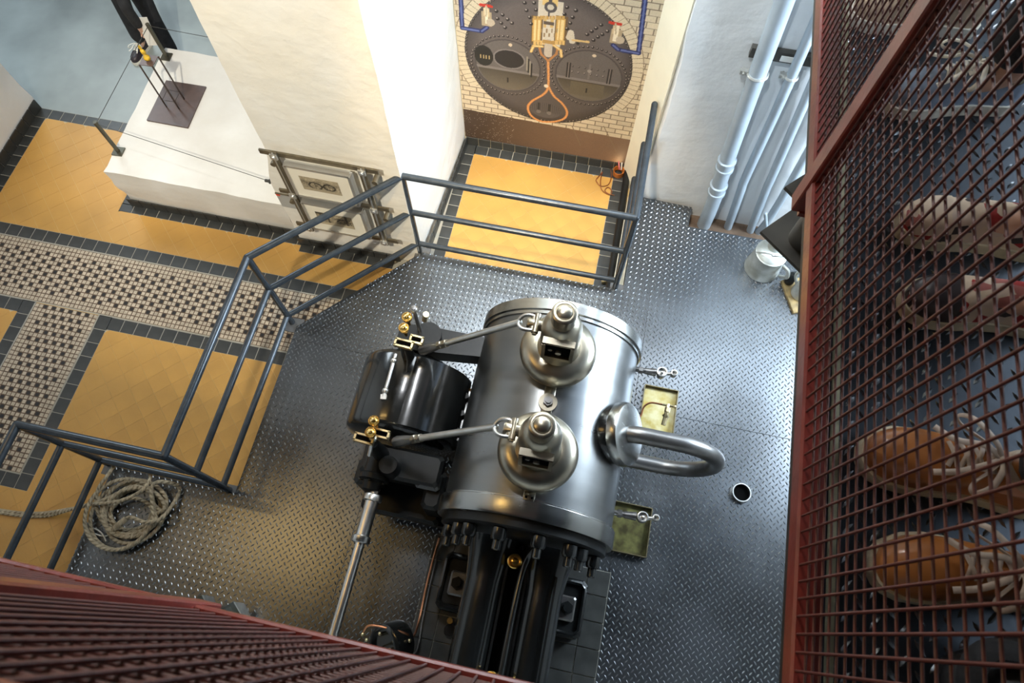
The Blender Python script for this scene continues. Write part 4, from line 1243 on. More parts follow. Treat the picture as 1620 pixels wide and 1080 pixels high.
# ------------------------------------------------------------------ mural of a boiler front (flat print)
def mural():
    y = 3.968
    X0, X1, Z0, Z1 = -1.248, 0.212, 0.103, 2.35
    nx, nz = 365, 560
    u = np.linspace(X0, X1, nx + 1)
    v = np.linspace(Z0, Z1, nz + 1)
    X, Z = np.meshgrid(u, v)
    C = np.zeros(X.shape + (3,))
    rs = np.random.RandomState(4)
    grain = rs.rand(*X.shape)
    def fill(m, c):
        C[m] = np.array(c)
    # glazed brick wall in running bond
    bl, bh = 0.118, 0.052
    row = np.floor(Z / bh)
    fx = ((X + row % 2 * bl / 2) / bl) % 1.0
    fz = (Z / bh) % 1.0
    joint = (fx < 0.06) | (fz < 0.13)
    bid = np.floor((X + row % 2 * bl / 2) / bl) * 7.3 + row * 3.1
    tone = 0.9 + 0.18 * ((np.sin(bid * 12.9898) * 43758.5453) % 1.0)
    C[:] = np.array((0.62, 0.52, 0.37)) * tone[..., None]
    fill(joint, (0.20, 0.15, 0.10))
    cx, cz, R = -0.548, 1.112, 0.645
    r = np.hypot(X - cx, Z - cz)
    th = np.arctan2(Z - cz, X - cx)
    arch = (r > R) & (r < R + 0.085) & (Z > 0.75)
    C[arch] = (0.64, 0.54, 0.38)
    fill(arch & (((th * 15.5) % 1.0 < 0.1) | (r > R + 0.079)), (0.22, 0.16, 0.10))
    # brown floor in the print
    fl = Z < 0.455 - 0.12 * (X - X0) / (X1 - X0) * 0.3
    base = 0.5 + 0.5 * np.sin(X * 5 + 0.6)
    fill(fl, (0.085, 0.052, 0.034))
    C[fl] *= (0.7 + 1.6 * np.clip((X[fl] - X0 - 0.2) / 0.9, 0, 1))[:, None]
    spk = fl & (grain > 0.985) & (X < -0.8)
    fill(spk, (0.45, 0.4, 0.33))
    # boiler plate
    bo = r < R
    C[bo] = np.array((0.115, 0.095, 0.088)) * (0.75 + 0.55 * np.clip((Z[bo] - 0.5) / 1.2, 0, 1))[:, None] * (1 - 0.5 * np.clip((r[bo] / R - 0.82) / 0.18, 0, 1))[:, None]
    def rivets(pts, rr=0.0105):
        for (a, b) in pts:
            d = np.hypot(X - a, Z - b)
            fill(d < rr, (0.022, 0.018, 0.016))
            fill((np.hypot(X - a + rr * 0.3, Z - b - rr * 0.35) < rr * 0.42), (0.42, 0.36, 0.32))
    def around(ax, az, ra, n, a0=0, a1=2 * math.pi):
        return [(ax + ra * math.cos(a0 + (a1 - a0) * i / n), az + ra * math.sin(a0 + (a1 - a0) * i / n)) for i in range(n)]
    rivets(around(cx, cz, R - 0.012, 130), 0.008)
    # two furnace fronts
    for k, (ax, az) in enumerate(((-0.855, 1.01), (-0.222, 1.035))):
        ra = 0.262
        e = np.hypot(X - ax, Z - az)
        rivets(around(ax, az, ra + 0.028, 52))
        fill(e < ra, (0.135, 0.115, 0.105))
        fill((e < ra) & (e > ra - 0.012), (0.07, 0.06, 0.055))
        low = (e < ra - 0.02) & (Z < az - 0.045)
        fill(low, (0.10, 0.082, 0.06))
        C[low] *= (0.6 + 0.9 * np.clip((az - 0.02 - Z[low]) / 0.2, 0, 1))[:, None]
        fill((e < ra - 0.01) & (np.abs(Z - az + 0.04) < 0.012), (0.20, 0.175, 0.16))
        if k == 0:
            fill((((X - ax - 0.01) / 0.127) ** 2 + ((Z - az - 0.075) / 0.097) ** 2 < 1) & (Z > az - 0.02), (0.21, 0.185, 0.17))
            d1 = (((X - ax - 0.01) / 0.115) ** 2 + ((Z - az - 0.075) / 0.085) ** 2 < 1)
            fill(d1 & (Z > az - 0.02), (0.028, 0.024, 0.022))
            d2 = (((X - ax + 0.19) / 0.075) ** 2 + ((Z - az - 0.07) / 0.1) ** 2 < 1) & (Z > az - 0.03)
            fill(d2, (0.02, 0.018, 0.014))
            for q in range(4):
                fill(d2 & (np.abs(X - ax + 0.215 - q * 0.022) < 0.004) & (np.abs(Z - az - 0.06) < 0.02), (0.45, 0.33, 0.15))
            for q in range(4):
                fill((np.abs(X - ax - 0.15 - 0.012 * q) < 0.006) & (np.abs(Z - az - 0.06 + 0.02 * q) < 0.07), (0.02, 0.018, 0.016) if q % 2 else (0.3, 0.26, 0.2))
        else:
            for q in range(6):
                for s in range(2):
                    rivets([(ax - 0.13 + q * 0.048, az + 0.03 + 0.055 * s)], 0.008)
            for q in (-0.16, 0.155):
                fill((np.abs(X - ax - q) < 0.016) & (np.abs(Z - az - 0.04) < 0.075), (0.03, 0.026, 0.024))
                fill((np.abs(X - ax - q) < 0.004) & (np.abs(Z - az - 0.04) < 0.075), (0.20, 0.17, 0.15))
            fill((np.abs(X - ax) < 0.008) & (Z > az - 0.02) & (Z < az + 0.13), (0.18, 0.155, 0.14))
            fill((np.hypot(X - ax, Z - az - 0.06) < 0.016), (0.3, 0.26, 0.22))
            fill((np.abs(X - ax) < 0.13) & (Z > az - 0.2) & (Z < az - 0.065) & (e < ra), (0.13, 0.105, 0.07))
        fill(np.hypot(X - ax - 0.02, Z - az - 0.215) < 0.015, (0.62, 0.5, 0.35))
        fill((np.abs(X - ax - 0.0) < 0.006) & (np.abs(Z - az + 0.14) < 0.025), (0.02, 0.018, 0.015))
    # manhole with copper loop
    m1 = ((X + 0.535) / 0.13) ** 2 + ((Z - 0.60) / 0.085) ** 2
    fill(m1 < 1, (0.10, 0.085, 0.08))
    fill((m1 < 1) & ((X * 60 % 1.0) < 0.25) & (Z > 0.58), (0.045, 0.04, 0.036))
    for q in (-0.06, 0.03):
        fill((np.abs(X + 0.535 - q) < 0.011) & (np.abs(Z - 0.625) < 0.055), (0.035, 0.03, 0.028))
        fill(np.hypot(X + 0.535 - q, Z - 0.575) < 0.02, (0.17, 0.145, 0.13))
    def poly(pts, w, c, c2=None):
        P = [WY(a, b, 3.965) for a, b in pts]
        if len(P) > 5:
            P = smooth_path(P, 5)
        for a, b in zip(P[:-1], P[1:]):
            dx, dz = b.x - a.x, b.z - a.z
            L2 = dx * dx + dz * dz + 1e-9
            t = np.clip(((X - a.x) * dx + (Z - a.z) * dz) / L2, 0, 1)
            d = np.hypot(X - a.x - t * dx, Z - a.z - t * dz)
            fill(d < w, c)
            if c2 is not None:
                fill(d < w * 0.4, c2)
    OR, OR2 = (0.60, 0.24, 0.07), (0.72, 0.36, 0.14)
    poly([(867, 97), (867, 137), (859, 150), (842, 160), (835, 170), (840, 183), (855, 192), (875, 193), (892, 188), (897, 178), (890, 165), (876, 152), (868, 138)], 0.010, OR, OR2)
    fill(np.hypot(X + 0.545, Z - WY(867, 137, 3.965).z) < 0.018, (0.75, 0.62, 0.45))
    poly([(853, 75), (856, 86), (867, 97), (880, 86), (883, 72)], 0.009, (0.45, 0.20, 0.07))
    # gauge group
    def rect(a, b, c, d, colr):
        p, q = WY(a, d, 3.965), WY(c, b, 3.965)
        s, t = WY(a, b, 3.965), WY(c, d, 3.965)
        fill((X > min(p.x, s.x)) & (X < max(q.x, t.x)) & (Z > min(p.z, t.z)) & (Z < max(q.z, s.z)), colr)
    rect(852, 4, 886, 70, (0.66, 0.58, 0.46))
    rect(858, 0, 882, 8, (0.75, 0.52, 0.20))
    for a in (849, 887):
        rect(a - 8, 27, a + 8, 70, (0.16, 0.10, 0.05))
    for a in (846, 852, 884, 889):
        rect(a - 3, 30, a + 3, 66, (0.62, 0.36, 0.10))
        rect(a - 1, 32, a + 1, 64, (0.80, 0.62, 0.30))
    for a in range(846, 892, 5):
        rect(a - 2, 26, a + 2, 31, (0.55, 0.33, 0.10))
        rect(a - 2, 65, a + 2, 71, (0.70, 0.45, 0.16))
    poly([(840, 82), (844, 73), (858, 74)], 0.011, (0.66, 0.40, 0.12), (0.82, 0.62, 0.30))
    poly([(876, 72), (887, 80), (888, 90)], 0.011, (0.66, 0.40, 0.12), (0.82, 0.62, 0.30))
    for a in (862, 873):
        rect(a - 2, 28, a + 2, 44, (0.62, 0.42, 0.16))
    rr_ = WY(871, 12, 3.965)
    d = np.hypot(X - rr_.x, Z - rr_.z)
    fill((d < 0.045), (0.09, 0.08, 0.08))
    fill((d < 0.024), (0.60, 0.53, 0.42))
    poly([(871, 0), (871, 5)], 0.012, (0.09, 0.08, 0.08))
    poly([(868, 18), (868, 26)], 0.006, (0.09, 0.08, 0.08))
    poly([(868, 68), (867, 86)], 0.03, (0.55, 0.46, 0.36))
    # try cock
    poly([(900, 60), (903, 52), (905, 66)], 0.022, (0.62, 0.54, 0.42))
    poly([(906, 64), (931, 67)], 0.009, (0.66, 0.46, 0.20))
    fill(np.hypot(X - WY(914, 69, 3.965).x, Z - WY(914, 69, 3.965).z) < 0.014, (0.03, 0.03, 0.03))
    rp_ = [(785, 18), (795, 24), (787, 30), (803, 31), (793, 37), (810, 37), (799, 44), (830, 5), (845, 5), (833, 17), (848, 16), (838, 28), (840, 38), (897, 12), (911, 17), (893, 23), (906, 28), (902, 37), (897, 46), (951, 40), (943, 45), (936, 50), (929, 55), (961, 50), (953, 55), (946, 59), (939, 64)]
    rivets([(WY(a, b, 3.965).x, WY(a, b, 3.965).z) for a, b in rp_], 0.015)
    for q in range(7):
        rect(856 + q * 4, 46 + (q * 7) % 14, 858 + q * 4, 52 + (q * 7) % 14, (0.30, 0.20, 0.10))
    rect(860, 36, 876, 39, (0.12, 0.09, 0.07))
    rect(858, 66, 878, 68, (0.45, 0.26, 0.08))
    # blue pipes with red valves
    BL, BL2 = (0.022, 0.028, 0.11), (0.12, 0.15, 0.34)
    poly([(726, -60), (731, 45), (762, 50), (770, 44)], 0.018, BL, BL2)
    poly([(1028, -60), (1010, 85), (978, 79), (970, 72)], 0.018, BL, BL2)
    for (a, b) in ((770, 30), (975, 58)):
        rect(a - 8, b - 10, a + 7, b + 10, (0.42, 0.32, 0.20))
        rect(a - 5, b - 16, a + 4, b - 4, (0.62, 0.47, 0.28))
        rect(a - 2, b - 18, a + 1, b + 8, (0.80, 0.70, 0.52))
        fill(np.hypot(X - WY(a + 6, b + 6, 3.965).x, Z - WY(a + 6, b + 6, 3.965).z) < 0.032, (0.50, 0.41, 0.30))
        poly([(a - 10, b - 22), (a + 7, b - 19)], 0.012, (0.55, 0.04, 0.02))
        poly([(a - 1, b - 20), (a - 1, b - 4)], 0.006, (0.5, 0.4, 0.25))
    # slab joints of the pictured floor
    poly([(905, 200), (918, 230)], 0.004, (0.20, 0.14, 0.09))
    poly([(955, 200), (975, 240)], 0.004, (0.20, 0.14, 0.09))
    C *= 1.08 * (0.90 + 0.20 * grain)[..., None]
    verts = np.zeros(((nz + 1) * (nx + 1), 3), dtype=np.float32)
    verts[:, 0], verts[:, 1], verts[:, 2] = X.ravel(), y, Z.ravel()
    idx = (np.arange(nz)[:, None] * (nx + 1) + np.arange(nx)[None, :]).ravel()
    faces = np.stack([idx, idx + 1, idx + nx + 2, idx + nx + 1], 1)
    me = bpy.data.meshes.new('boiler_mural')
    me.from_pydata(verts.tolist(), [], faces.tolist())
    ca = me.color_attributes.new('print', 'FLOAT_COLOR', 'POINT')
    rgba = np.ones(((nz + 1) * (nx + 1), 4), dtype=np.float32)
    rgba[:, :3] = C.reshape(-1, 3)
    ca.data.foreach_set('color', rgba.ravel())
    me.materials.append(M['print'])
    t = thing('boiler_mural', 'wall sized photograph of a riveted boiler front in the alcove', 'mural', (-0.5, y, 0.1))
    inst('print_sheet', me, t)
    MB().box((-0.518, y + 0.004, 1.227), (1.46, 0.005, 2.247)).build('backing_board', M['paper'], t, 0)
mural()

# ------------------------------------------------------------------ lamp, tube and cable in the alcove
fl = thing('floor_uplight', 'small round orange floor lamp in the alcove corner', 'lamp', (0.175, 3.86, 0))
lpos = W(979, 270, 0.05)
MB().lathe((lpos.x, lpos.y, 0.0), (0, 0, 1), [(0.045, 0), (0.05, 0.005), (0.05, 0.06), (0.045, 0.06), (0.035, 0.02)], 24, cap1=False).build('lamp_housing', M['orange'], fl)
ld = bpy.data.lights.new('uplight_bulb', 'SPOT')
ld.energy, ld.color, ld.spot_size, ld.spot_blend, ld.shadow_soft_size = 0.5, (1.0, 0.72, 0.38), math.radians(120), 0.6, 0.03
lo = bpy.data.objects.new('uplight_bulb', ld)
col.objects.link(lo)
lo.location = (lpos.x, lpos.y, 0.08)
lo.rotation_euler = (Vector((-0.5, 3.96, 1.0)) - lo.location).to_track_quat('-Z', 'Y').to_euler()
cb = thing('lamp_cable', 'thin brown looped cable on the yellow alcove floor', 'cable', (0.06, 3.6, 0))
pts = [W(966, 267, 0.008), W(967, 280, 0.006), W(962, 292, 0.006), W(950, 294, 0.006), W(943, 285, 0.006), W(949, 277, 0.006), W(953, 272, 0.006), W(950, 285, 0.006), W(952, 300, 0.006), W(964, 308, 0.006), W(968, 302, 0.006), W(962, 296, 0.006), W(957, 301, 0.006), W(962, 306, 0.006), W(972, 309, 0.006)]
MB().tube(smooth_path(pts, 6), 0.0042, 6).build('cable_loop', M['copper'], cb)
dt = thing('cable_tube', 'dark round cable tube lying along the alcove edge', 'tube', (0.25, 3.3, 0))
MB().cyl((0.262, 2.72, 0.05), (0.243, 3.93, 0.05), 0.030, n=18).ball((0.243, 3.93, 0.05), 0.030).build('tube_run', M['blackcast'], dt)
MB().tube(smooth_path([W(980, 268, 0.05), W(979, 255, 0.12), W(983, 243, 0.16), W(991, 236, 0.12)], 6), 0.006, 6).build('pink_wire', M['pinkcable'], dt)
MB().tube(smooth_path([W(983, 268, 0.05), W(984, 257, 0.11), W(987, 246, 0.14), W(993, 238, 0.11)], 6), 0.006, 6).build('white_wire', M['white'], dt)
sk = thing('floor_socket', 'small pale socket block below the railing corner', 'socket', (0.2, 2.78, 0))
p = W(957, 446, 0.03)
MB().box((p.x, p.y + 0.02, 0.02), (0.06, 0.05, 0.04), 0.2, ch=0.006).build('socket_body', M['palebrass'], sk, 0)
MB().cyl((p.x, p.y + 0.02, 0.04), (p.x, p.y + 0.02, 0.055), 0.015, n=12).build('socket_face', M['white'], sk)

# ------------------------------------------------------------------ folded sheet near the front gallery
fs_ = thing('folded_sheet', 'bent steel sheet guard with two raised corners on the platform', 'guard', (-1.95, -0.35, ZP))
def sheet(pts, m):
    q = MB()
    P = [Vector(p) for p in pts]
    n = (P[1] - P[0]).cross(P[2] - P[0]).normalized() * 0.006
    k = len(P)
    q.add([p for p in P] + [p + n for p in P], [tuple(range(k)), tuple(reversed(range(k, 2 * k)))] + [(i, (i + 1) % k, k + (i + 1) % k, k + i) for i in range(k)])
    return q.build('sheet_flap', m, fs_, 0)
A, B, C_, D, E_, F_ = W(280, 963, 0.3), W(319, 941, 0.42), W(334, 971, 0.3), W(369, 952, 0.40), W(388, 984, 0.3), W(335, 1000, 0.25)
G_ = W(290, 1010, 0.25)
sheet([A, B, C_, G_], M['foldsteel'])
sheet([C_, D, E_, F_], M['foldsteel'])
sheet([B, C_, C_ + Vector((0.01, 0, -0.12)), B + Vector((0.015, 0.0, -0.14))], M['clamp'])
sheet([D, E_, E_ + Vector((0.01, 0, -0.12)), D + Vector((0.015, 0.0, -0.14))], M['clamp'])
MB().box((G_.x + 0.12, G_.y - 0.06, ZP + 0.05), (0.36, 0.3, 0.10), ch=0.01).build('sheet_box', M['blackcast'], fs_, 0)
# ------------------------------------------------------------------ people
def skin_mesh(name, verts, edges, radii, m, parent, sub=2):
    me = bpy.data.meshes.new(name)
    me.from_pydata([v for v in verts], edges, [])
    o = bpy.data.objects.new(name, me)
    col.objects.link(o)
    md = o.modifiers.new('Skin', 'SKIN')
    md.use_smooth_shade = True
    lay = me.skin_vertices[0].data
    for i, r in enumerate(radii):
        lay[i].radius = r if isinstance(r, tuple) else (r, r)
    lay[0].use_root = True
    ss = o.modifiers.new('Subdivision', 'SUBSURF')
    ss.levels = ss.render_levels = sub
    me.materials.append(m)
    o.parent = parent
    return o

class Sk:
    def __init__(self):
        self.v, self.e, self.r = [], [], []
    def add(self, p, r, par=None):
        self.v.append(tuple(p))
        self.r.append(r)
        if par is not None:
            self.e.append((par, len(self.v) - 1))
        return len(self.v) - 1

def loft_shoe(parent, off, rz, L, cols, style):
    """shoe with heel at off, toe along +y turned by rz; children: upper, sole, laces"""
    T = [0, .03, .10, .22, .36, .5, .62, .74, .85, .93, .975, 1.0]
    Wd = [.012, .026, .034, .036, .036, .040, .046, .049, .046, .036, .024, .008]
    Hh = [.060, .082, .092, .094, .088, .078, .066, .058, .052, .045, .036, .022]
    mr = Matrix.Translation(off) @ Matrix.Rotation(rz, 4, 'Z')
    Vv = lambda x, y, z: (mr @ Vector((x, y, z)))[:]
    s = L / 0.29
    z0 = 0.026
    n = 14
    vs, fs = [], []
    for t, w, h in zip(T, Wd, Hh):
        bend = 0.010 * math.sin(t * math.pi) * s
        for k in range(n + 1):
            a = math.pi * k / n
            cx = math.copysign(abs(math.cos(a)) ** 0.75, math.cos(a))
            vs.append(Vv(w * s * cx + bend, t * L, z0 + h * s * (math.sin(a) ** 0.8) * 0.95))
    m = len(T)
    for i in range(m - 1):
        for k in range(n):
            a = i * (n + 1) + k
            fs.append((a, a + 1, a + n + 2, a + n + 1))
    fs.append(tuple(range(n + 1)))
    fs.append(tuple(reversed(range((m - 1) * (n + 1), m * (n + 1)))))
    sh = MB().add(vs, fs).build('shoe', cols[0], None, 60)
    sh.parent = parent
    # sole
    so = MB()
    ring = [(Wd[i] * s * 1.04 + 0.003 + 0.010 * math.sin(T[i] * math.pi) * s, T[i] * L * 1.02 - 0.003) for i in range(m)] + [(-Wd[i] * s * 1.04 - 0.003 + 0.010 * math.sin(T[i] * math.pi) * s, T[i] * L * 1.02 - 0.003) for i in reversed(range(m))]
    k = len(ring)
    vv = [Vv(x, y, 0.001) for x, y in ring] + [Vv(x, y, z0 + 0.004) for x, y in ring]
    so.add(vv, [tuple(reversed(range(k))), tuple(range(k, 2 * k))] + [(i, (i + 1) % k, k + (i + 1) % k, k + i) for i in range(k)])
    a = so.build('sole', cols[1], None, 0)
    a.parent = sh
    def top(x, t):
        w = np.interp(t, T, Wd) * s
        h = np.interp(t, T, Hh) * s
        c = min(0.999, abs(x) / w)
        sn = math.sqrt(max(0.0, 1 - c ** (2 / 0.75)))
        return Vector(Vv(x + 0.010 * math.sin(t * math.pi) * s, t * L, z0 + h * sn ** 0.8 * 0.95 + 0.003))
    if style == 'loafer':
        cap = MB()
        vs, fs = [], []
        for t in (0.72, .78, .84, .90, .95, .985, 1.003):
            w, h = np.interp(min(t, 1), T, Wd) * s + 0.002, np.interp(min(t, 1), T, Hh) * s + 0.003
            for q in range(n + 1):
                aa = math.pi * q / n
                cx = math.copysign(abs(math.cos(aa)) ** 0.75, math.cos(aa))
                vs.append(Vv(w * cx + 0.010 * math.sin(min(t, 1) * math.pi) * s, t * L, z0 + h * (math.sin(aa) ** 0.8) * 0.95))
        for i in range(6):
            for q in range(n):
                b = i * (n + 1) + q
                fs.append((b, b + 1, b + n + 2, b + n + 1))
        c = cap.add(vs, fs).build('toe_cap', cols[2], None, 60)
        c.parent = sh
        return sh
    # crossed laces
    for i in range(4):
        t = 0.44 + 0.055 * i
        w = 0.020 * s
        for sg in (1, -1):
            P = [top(-w * sg, t), top(-w * 0.4 * sg, t + 0.012), top(w * 0.4 * sg, t + 0.03), top(w * sg, t + 0.045)]
            q = MB().tube(smooth_path(P, 4), 0.0042, 6, flat=0.5).build('lace', cols[2], None, 60)
            q.parent = sh
    # bow
    k0 = top(0, 0.43) + Vector((0, 0, 0.006))
    f = mr.to_3x3()
    for pts in (([0, 0, 0], [.02, .015, .012], [.05, .045, .010], [.058, .062, -.004], [.046, .058, -.008], [.02, .02, .0], [0, 0, 0]),
                ([0, 0, 0], [-.022, .006, .012], [-.052, .02, .006], [-.06, .034, -.012], [-.046, .036, -.012], [-.02, .014, 0], [0, 0, 0]),
                ([0, 0, 0], [.012, .03, .010], [.012, .07, .004], [.028, .10, -.004]),
                ([0, 0, 0], [-.018, .028, .008], [-.034, .06, -.006], [-.040, .09, -.02])):
        P = [k0 + f @ (Vector(p) * 1.05) for p in pts]
        q = MB().tube(smooth_path(P, 5), 0.0052, 6, flat=0.45).build('lace_bow', cols[2], None, 60)
        q.parent = sh
    q = MB().ball(k0, 0.008, 10).build('lace_knot', cols[2], None, 60)
    q.parent = sh
    # open collar
    C = [top(0, 0.40), top(0.026 * s, 0.30), top(0.028 * s, 0.15), top(0.0, 0.03), top(-0.028 * s, 0.15), top(-0.026 * s, 0.30)]
    q = MB().tube(smooth_path(C, 5, True), 0.007, 8, True).build('collar', cols[3], None, 60)
    q.parent = sh
    return sh

def person(label, loc, rz, H, feet, cloth, shoes, arm_pose, lean=(0, 0), coat=1.0):
    """standing figure, local +y is forward; feet = ((x, y, turn), (x, y, turn)) heel points"""
    t = thing('person', label, 'person', loc, None, rz)
    s = H / 1.72
    b = Sk()
    lx, ly = lean
    pel = b.add((0, 0, .95 * s), (.135 * s, .10 * s))
    sp = b.add((lx * .3, ly * .3, 1.12 * s), (.125 * s, .095 * s), pel)
    chs = b.add((lx * .7, ly * .7, 1.32 * s), (.145 * s, .105 * s), sp)
    nb_ = b.add((lx, ly, 1.46 * s), .06 * s, chs)
    nk = b.add((lx, ly + .01, 1.51 * s), .052 * s, nb_)
    hd_ = b.add((lx, ly + .025, 1.575 * s), .072 * s, nk)
    b.add((lx, ly + .10, 1.585 * s), .020 * s, hd_)      # nose ridge
    hm = b.add((lx, ly + .02, 1.64 * s), .086 * s, hd_)
    b.add((lx, ly + .012, 1.70 * s), .06 * s, hm)
    tr, jk = Sk(), Sk()
    tp0 = tr.add((lx * .15, ly * .15, 1.02 * s), (.145 * s, .115 * s))
    tp1 = tr.add((0, 0, .93 * s), (.150 * s, .120 * s), tp0)
    jk0 = jk.add((0, 0, .84 * s), (.185 * s * coat, .150 * s * coat))
    jk1 = jk.add((lx * .3, ly * .3, 1.14 * s), (.155 * s, .120 * s), jk0)
    jk2 = jk.add((lx * .7, ly * .7, 1.33 * s), (.170 * s, .125 * s), jk1)
    jk.add((lx, ly, 1.455 * s), .085 * s, jk2)
    for sg, (fx, fy, ft) in zip((-1, 1), feet):
        an_ = Vector((fx, fy, 0)) + Matrix.Rotation(ft, 3, 'Z') @ Vector((0, .055, .10))
        kn_ = Vector((fx * 0.55 + sg * .045, fy * 0.5 + .05, .50 * s))
        hp = b.add((sg * .095, 0, .88 * s), .085 * s, pel)
        k1 = b.add(kn_, .055 * s, hp)
        a1 = b.add(an_, .036 * s, k1)
        b.add(an_ + Matrix.Rotation(ft, 3, 'Z') @ Vector((0, .09, -.045)), .024 * s, a1)
        h2 = tr.add((sg * .095, 0, .86 * s), .100 * s, tp1)
        k2 = tr.add(kn_, .074 * s, h2)
        tr.add(Vector(an_) + Vector((0, .02, .005)), .072 * s, k2)
    for sg, (el, wr) in zip((-1, 1), arm_pose):
        sh = b.add((lx + sg * .160 * s, ly, 1.41 * s), .052 * s, chs)
        e1 = b.add(el, .040 * s, sh)
        w1 = b.add(wr, .026 * s, e1)
        d = (Vector(wr) - Vector(el)).normalized()
        sd = d.cross(Vector((0, 1, 0) if abs(d.y) < .8 else (0, 0, 1))).normalized() * sg
        pm = Vector(wr) + d * .05
        p1 = b.add(pm, .030 * s, w1)
        for q in range(4):
            o_ = sd * (.024 - .016 * q)
            f0 = b.add(pm + d * .035 + o_, .0105, p1)
            f1 = b.add(pm + d * (.068 - .004 * abs(q - 1)) + o_ + Vector((0, .012, 0)), .009, f0)
            b.add(pm + d * (.092 - .006 * abs(q - 1)) + o_ + Vector((0, .028, 0)), .0075, f1)
        t0 = b.add(pm + sd * .034 + Vector((0, .012, 0)), .011, p1)
        b.add(pm + sd * .050 + d * .03 + Vector((0, .018, 0)), .009, t0)
        j0 = jk.add((lx + sg * .160 * s, ly, 1.405 * s), .060 * s, jk2)
        j1 = jk.add(el, .048 * s, j0)
        jk.add(Vector(wr) - d * .02, .043 * s, j1)
    skin_mesh('body', b.v, b.e, b.r, M['skin'], t)
    skin_mesh('trousers', tr.v, tr.e, tr.r, cloth[0], t)
    skin_mesh('jacket', jk.v, jk.e, jk.r, cloth[1], t)
    hr = MB().ball((lx, ly + .002, 1.655 * s), .094 * s, 18, (0.98, 1.05, 1.0))
    hr.v = [v if not (v[1] > ly + .05 and v[2] < 1.67 * s) else (v[0], ly + .05, v[2]) for v in hr.v]
    o = hr.build('hair', M['hair'], None)
    o.parent = t
    for sg in (-1, 1):
        o = MB().ball((lx + sg * .032 * s, ly + .088 * s, 1.625 * s), .0125 * s, 10).build('eye', M['eye'], None)
        o.parent = t
        o = MB().ball((lx + sg * .085 * s, ly + .01, 1.615 * s), .026 * s, 10, (0.4, 0.8, 1.2)).build('ear', M['skin'], None)
        o.parent = t
    for (fx, fy, ft), st in zip(feet, shoes):
        loft_shoe(t, Vector((fx, fy, 0)), ft, st[0], st[1], st[2])
    return t

# three visitors on the gallery, toes towards the void (local +y = world -x)
RZ = math.radians(90)
rest_arms = (((-.185, .12, 1.12), (-.16, .38, 1.00)), ((.185, .12, 1.12), (.16, .38, 1.00)))
def on_deck(toe_px, L, z=GZ + 0.03):
    p = W(toe_px[0], toe_px[1], z)
    return p
def visitor(label, toes, turns, L, cloth, shoe, H):
    P = [on_deck(p, L) for p in toes]
    heels = [P[i] - Matrix.Rotation(RZ + turns[i], 3, 'Z') @ Vector((0, L[i], 0)) for i in range(2)]
    c = (heels[0] + heels[1]) / 2
    c.z = GZ
    inv = Matrix.Rotation(-RZ, 3, 'Z')
    feet = []
    for i in range(2):
        q = inv @ (heels[i] - c)
        feet.append((q.x, q.y, turns[i]))
    fo = sorted(zip(feet, [(L[0], *shoe[0]), (L[1], *shoe[1])]), key=lambda e: e[0][0])
    # body stands a little ahead of the heels
    return person(label, (c.x, c.y, GZ), RZ, H, tuple(f for f, _ in fo), cloth, tuple(s for _, s in fo), rest_arms, (0, .04))
tan_set = ((M['tan'], M['solecream'], M['lace'], M['beige']), 'laced')
flo_set = ((M['floral'], M['solecream'], M['navy'], M['navy']), 'loafer')
flo_set2 = ((M['floral'], M['solecream'], M['floral'], M['navy']), 'loafer')
blu_set = ((M['sneaker'], M['sneakerwhite'], M['sneakerwhite'], M['khaki']), 'laced')
bei_set = ((M['beige'], M['sneakerwhite'], M['beige'], M['beige']), 'laced')
visitor('visitor in tan laced leather shoes and dark trousers behind the red railing', [(1366, 712), (1384, 892)], [math.radians(-4), math.radians(3)], [0.31, 0.31], (M['denimdark'], M['greycloth']), [tan_set, tan_set], 1.78)
visitor('visitor in floral shoes and olive trousers behind the red railing', [(1424, 345), (1432, 470)], [math.radians(0), math.radians(2)], [0.28, 0.28], (M['khaki'], M['redcloth']), [flo_set2, flo_set], 1.66)
visitor('visitor in white and blue sneakers and black trousers behind the red railing', [(1350, 12), (1400, 150)], [math.radians(4), math.radians(12)], [0.29, 0.29], (M['blackcloth'], M['greycloth']), [bei_set, blu_set], 1.75)
bag = thing('shoulder_bag', 'slumped black bag on the gallery deck beside the tan shoes', 'bag', (0.78, 0.08, GZ))
bm_ = MB().ball((0.80, 0.045, GZ + 0.10), 0.16, 28, (1.15, 0.72, 0.62))
bm_.v = [tuple(Vector(v) + noise.noise_vector(Vector(v) * 14) * 0.018 + noise.noise_vector(Vector(v) * 34) * 0.006) for v in bm_.v]
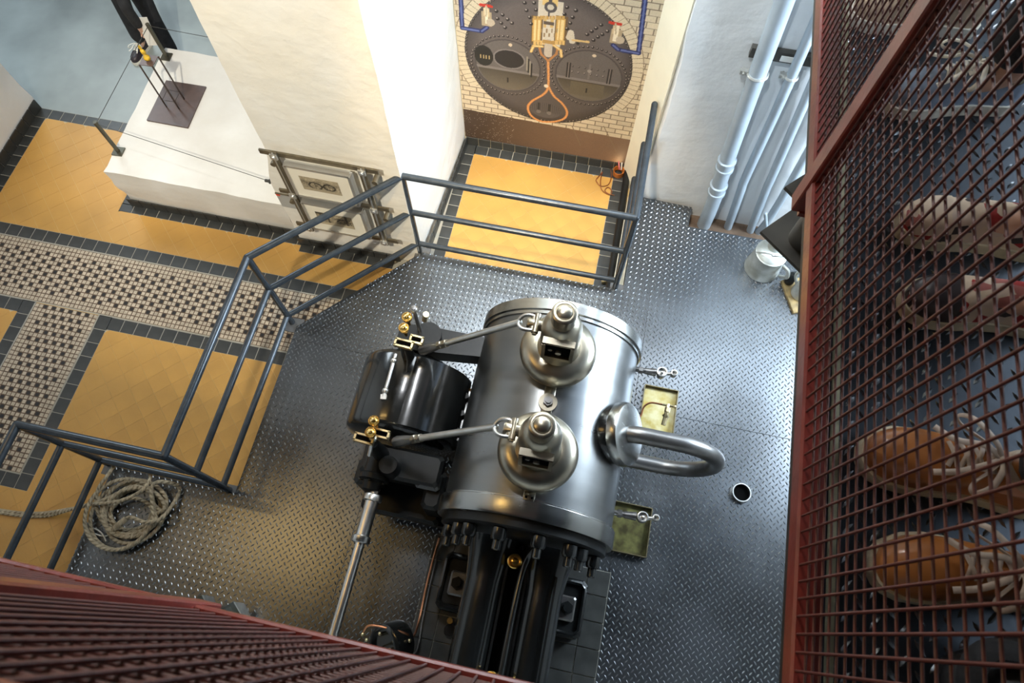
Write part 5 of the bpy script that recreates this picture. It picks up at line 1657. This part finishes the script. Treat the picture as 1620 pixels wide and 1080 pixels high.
bm_.v = [(x, y, max(z, GZ + 0.004)) for x, y, z in bm_.v]
bm_.build('bag_body', M['bag'], bag, 60)
MB().tube(smooth_path([(0.68, 0.02, GZ + 0.13), (0.63, 0.07, GZ + 0.16), (0.66, 0.12, GZ + 0.17), (0.76, 0.11, GZ + 0.2)], 6), 0.011, 8, flat=2.0).build('bag_strap', M['blackcloth'], bag)
# visitor below, walking past the white block with a leaflet
pv = Vector((-4.36, 4.40, 0))
hand = W(222, 44, 0.74)
elb = W(196, 8, 1.06)
inv = Matrix.Rotation(math.radians(180), 3, 'Z')
lh, le = inv @ (hand - pv), inv @ (elb - pv)
person('visitor in black jacket holding a white leaflet behind the white block', pv[:], math.radians(180), 1.72,
       ((-.24, -.02, .1), (.20, .02, -.1)) if False else ((-.16, .02, .05), (.22, -.10, -.1)), (M['blackcloth'], M['blackcloth']),
       ((0.29, (M['navy'], M['sneakerwhite'], M['sneakerwhite'], M['navy']), 'laced'), (0.29, (M['navy'], M['sneakerwhite'], M['sneakerwhite'], M['navy']), 'laced')),
       ((tuple(le), tuple(lh)) if le.x < 0 else ((-.26, .05, 1.12), (-.27, .16, .86)), (tuple(le), tuple(lh)) if le.x >= 0 else ((.26, -.05, 1.12), (.27, .0, .86))), (0, .06), 1.25)
lf = thing('leaflet', 'folded white leaflet in the hand of the visitor in black', 'leaflet', (hand + Vector((0.02, 0.05, -0.05)))[:])
q = MB()
A = W(223, 28, 0.86)
B = W(243, 72, 0.56)
wv_ = Vector((0.075, 0.02, 0))
q.add([A - wv_ * .6, A + wv_ * .6, B + wv_ * .6, B - wv_ * .6, A - wv_ * .6 + Vector((0, .006, 0)), A + wv_ * .6 + Vector((0, .006, 0)), B + wv_ * .6 + Vector((0, .006, 0)), B - wv_ * .6 + Vector((0, .006, 0))], [(0, 1, 2, 3), (7, 6, 5, 4), (0, 1, 5, 4), (1, 2, 6, 5), (2, 3, 7, 6), (3, 0, 4, 7)])
q.build('folded_paper', M['paper'], lf, 0)
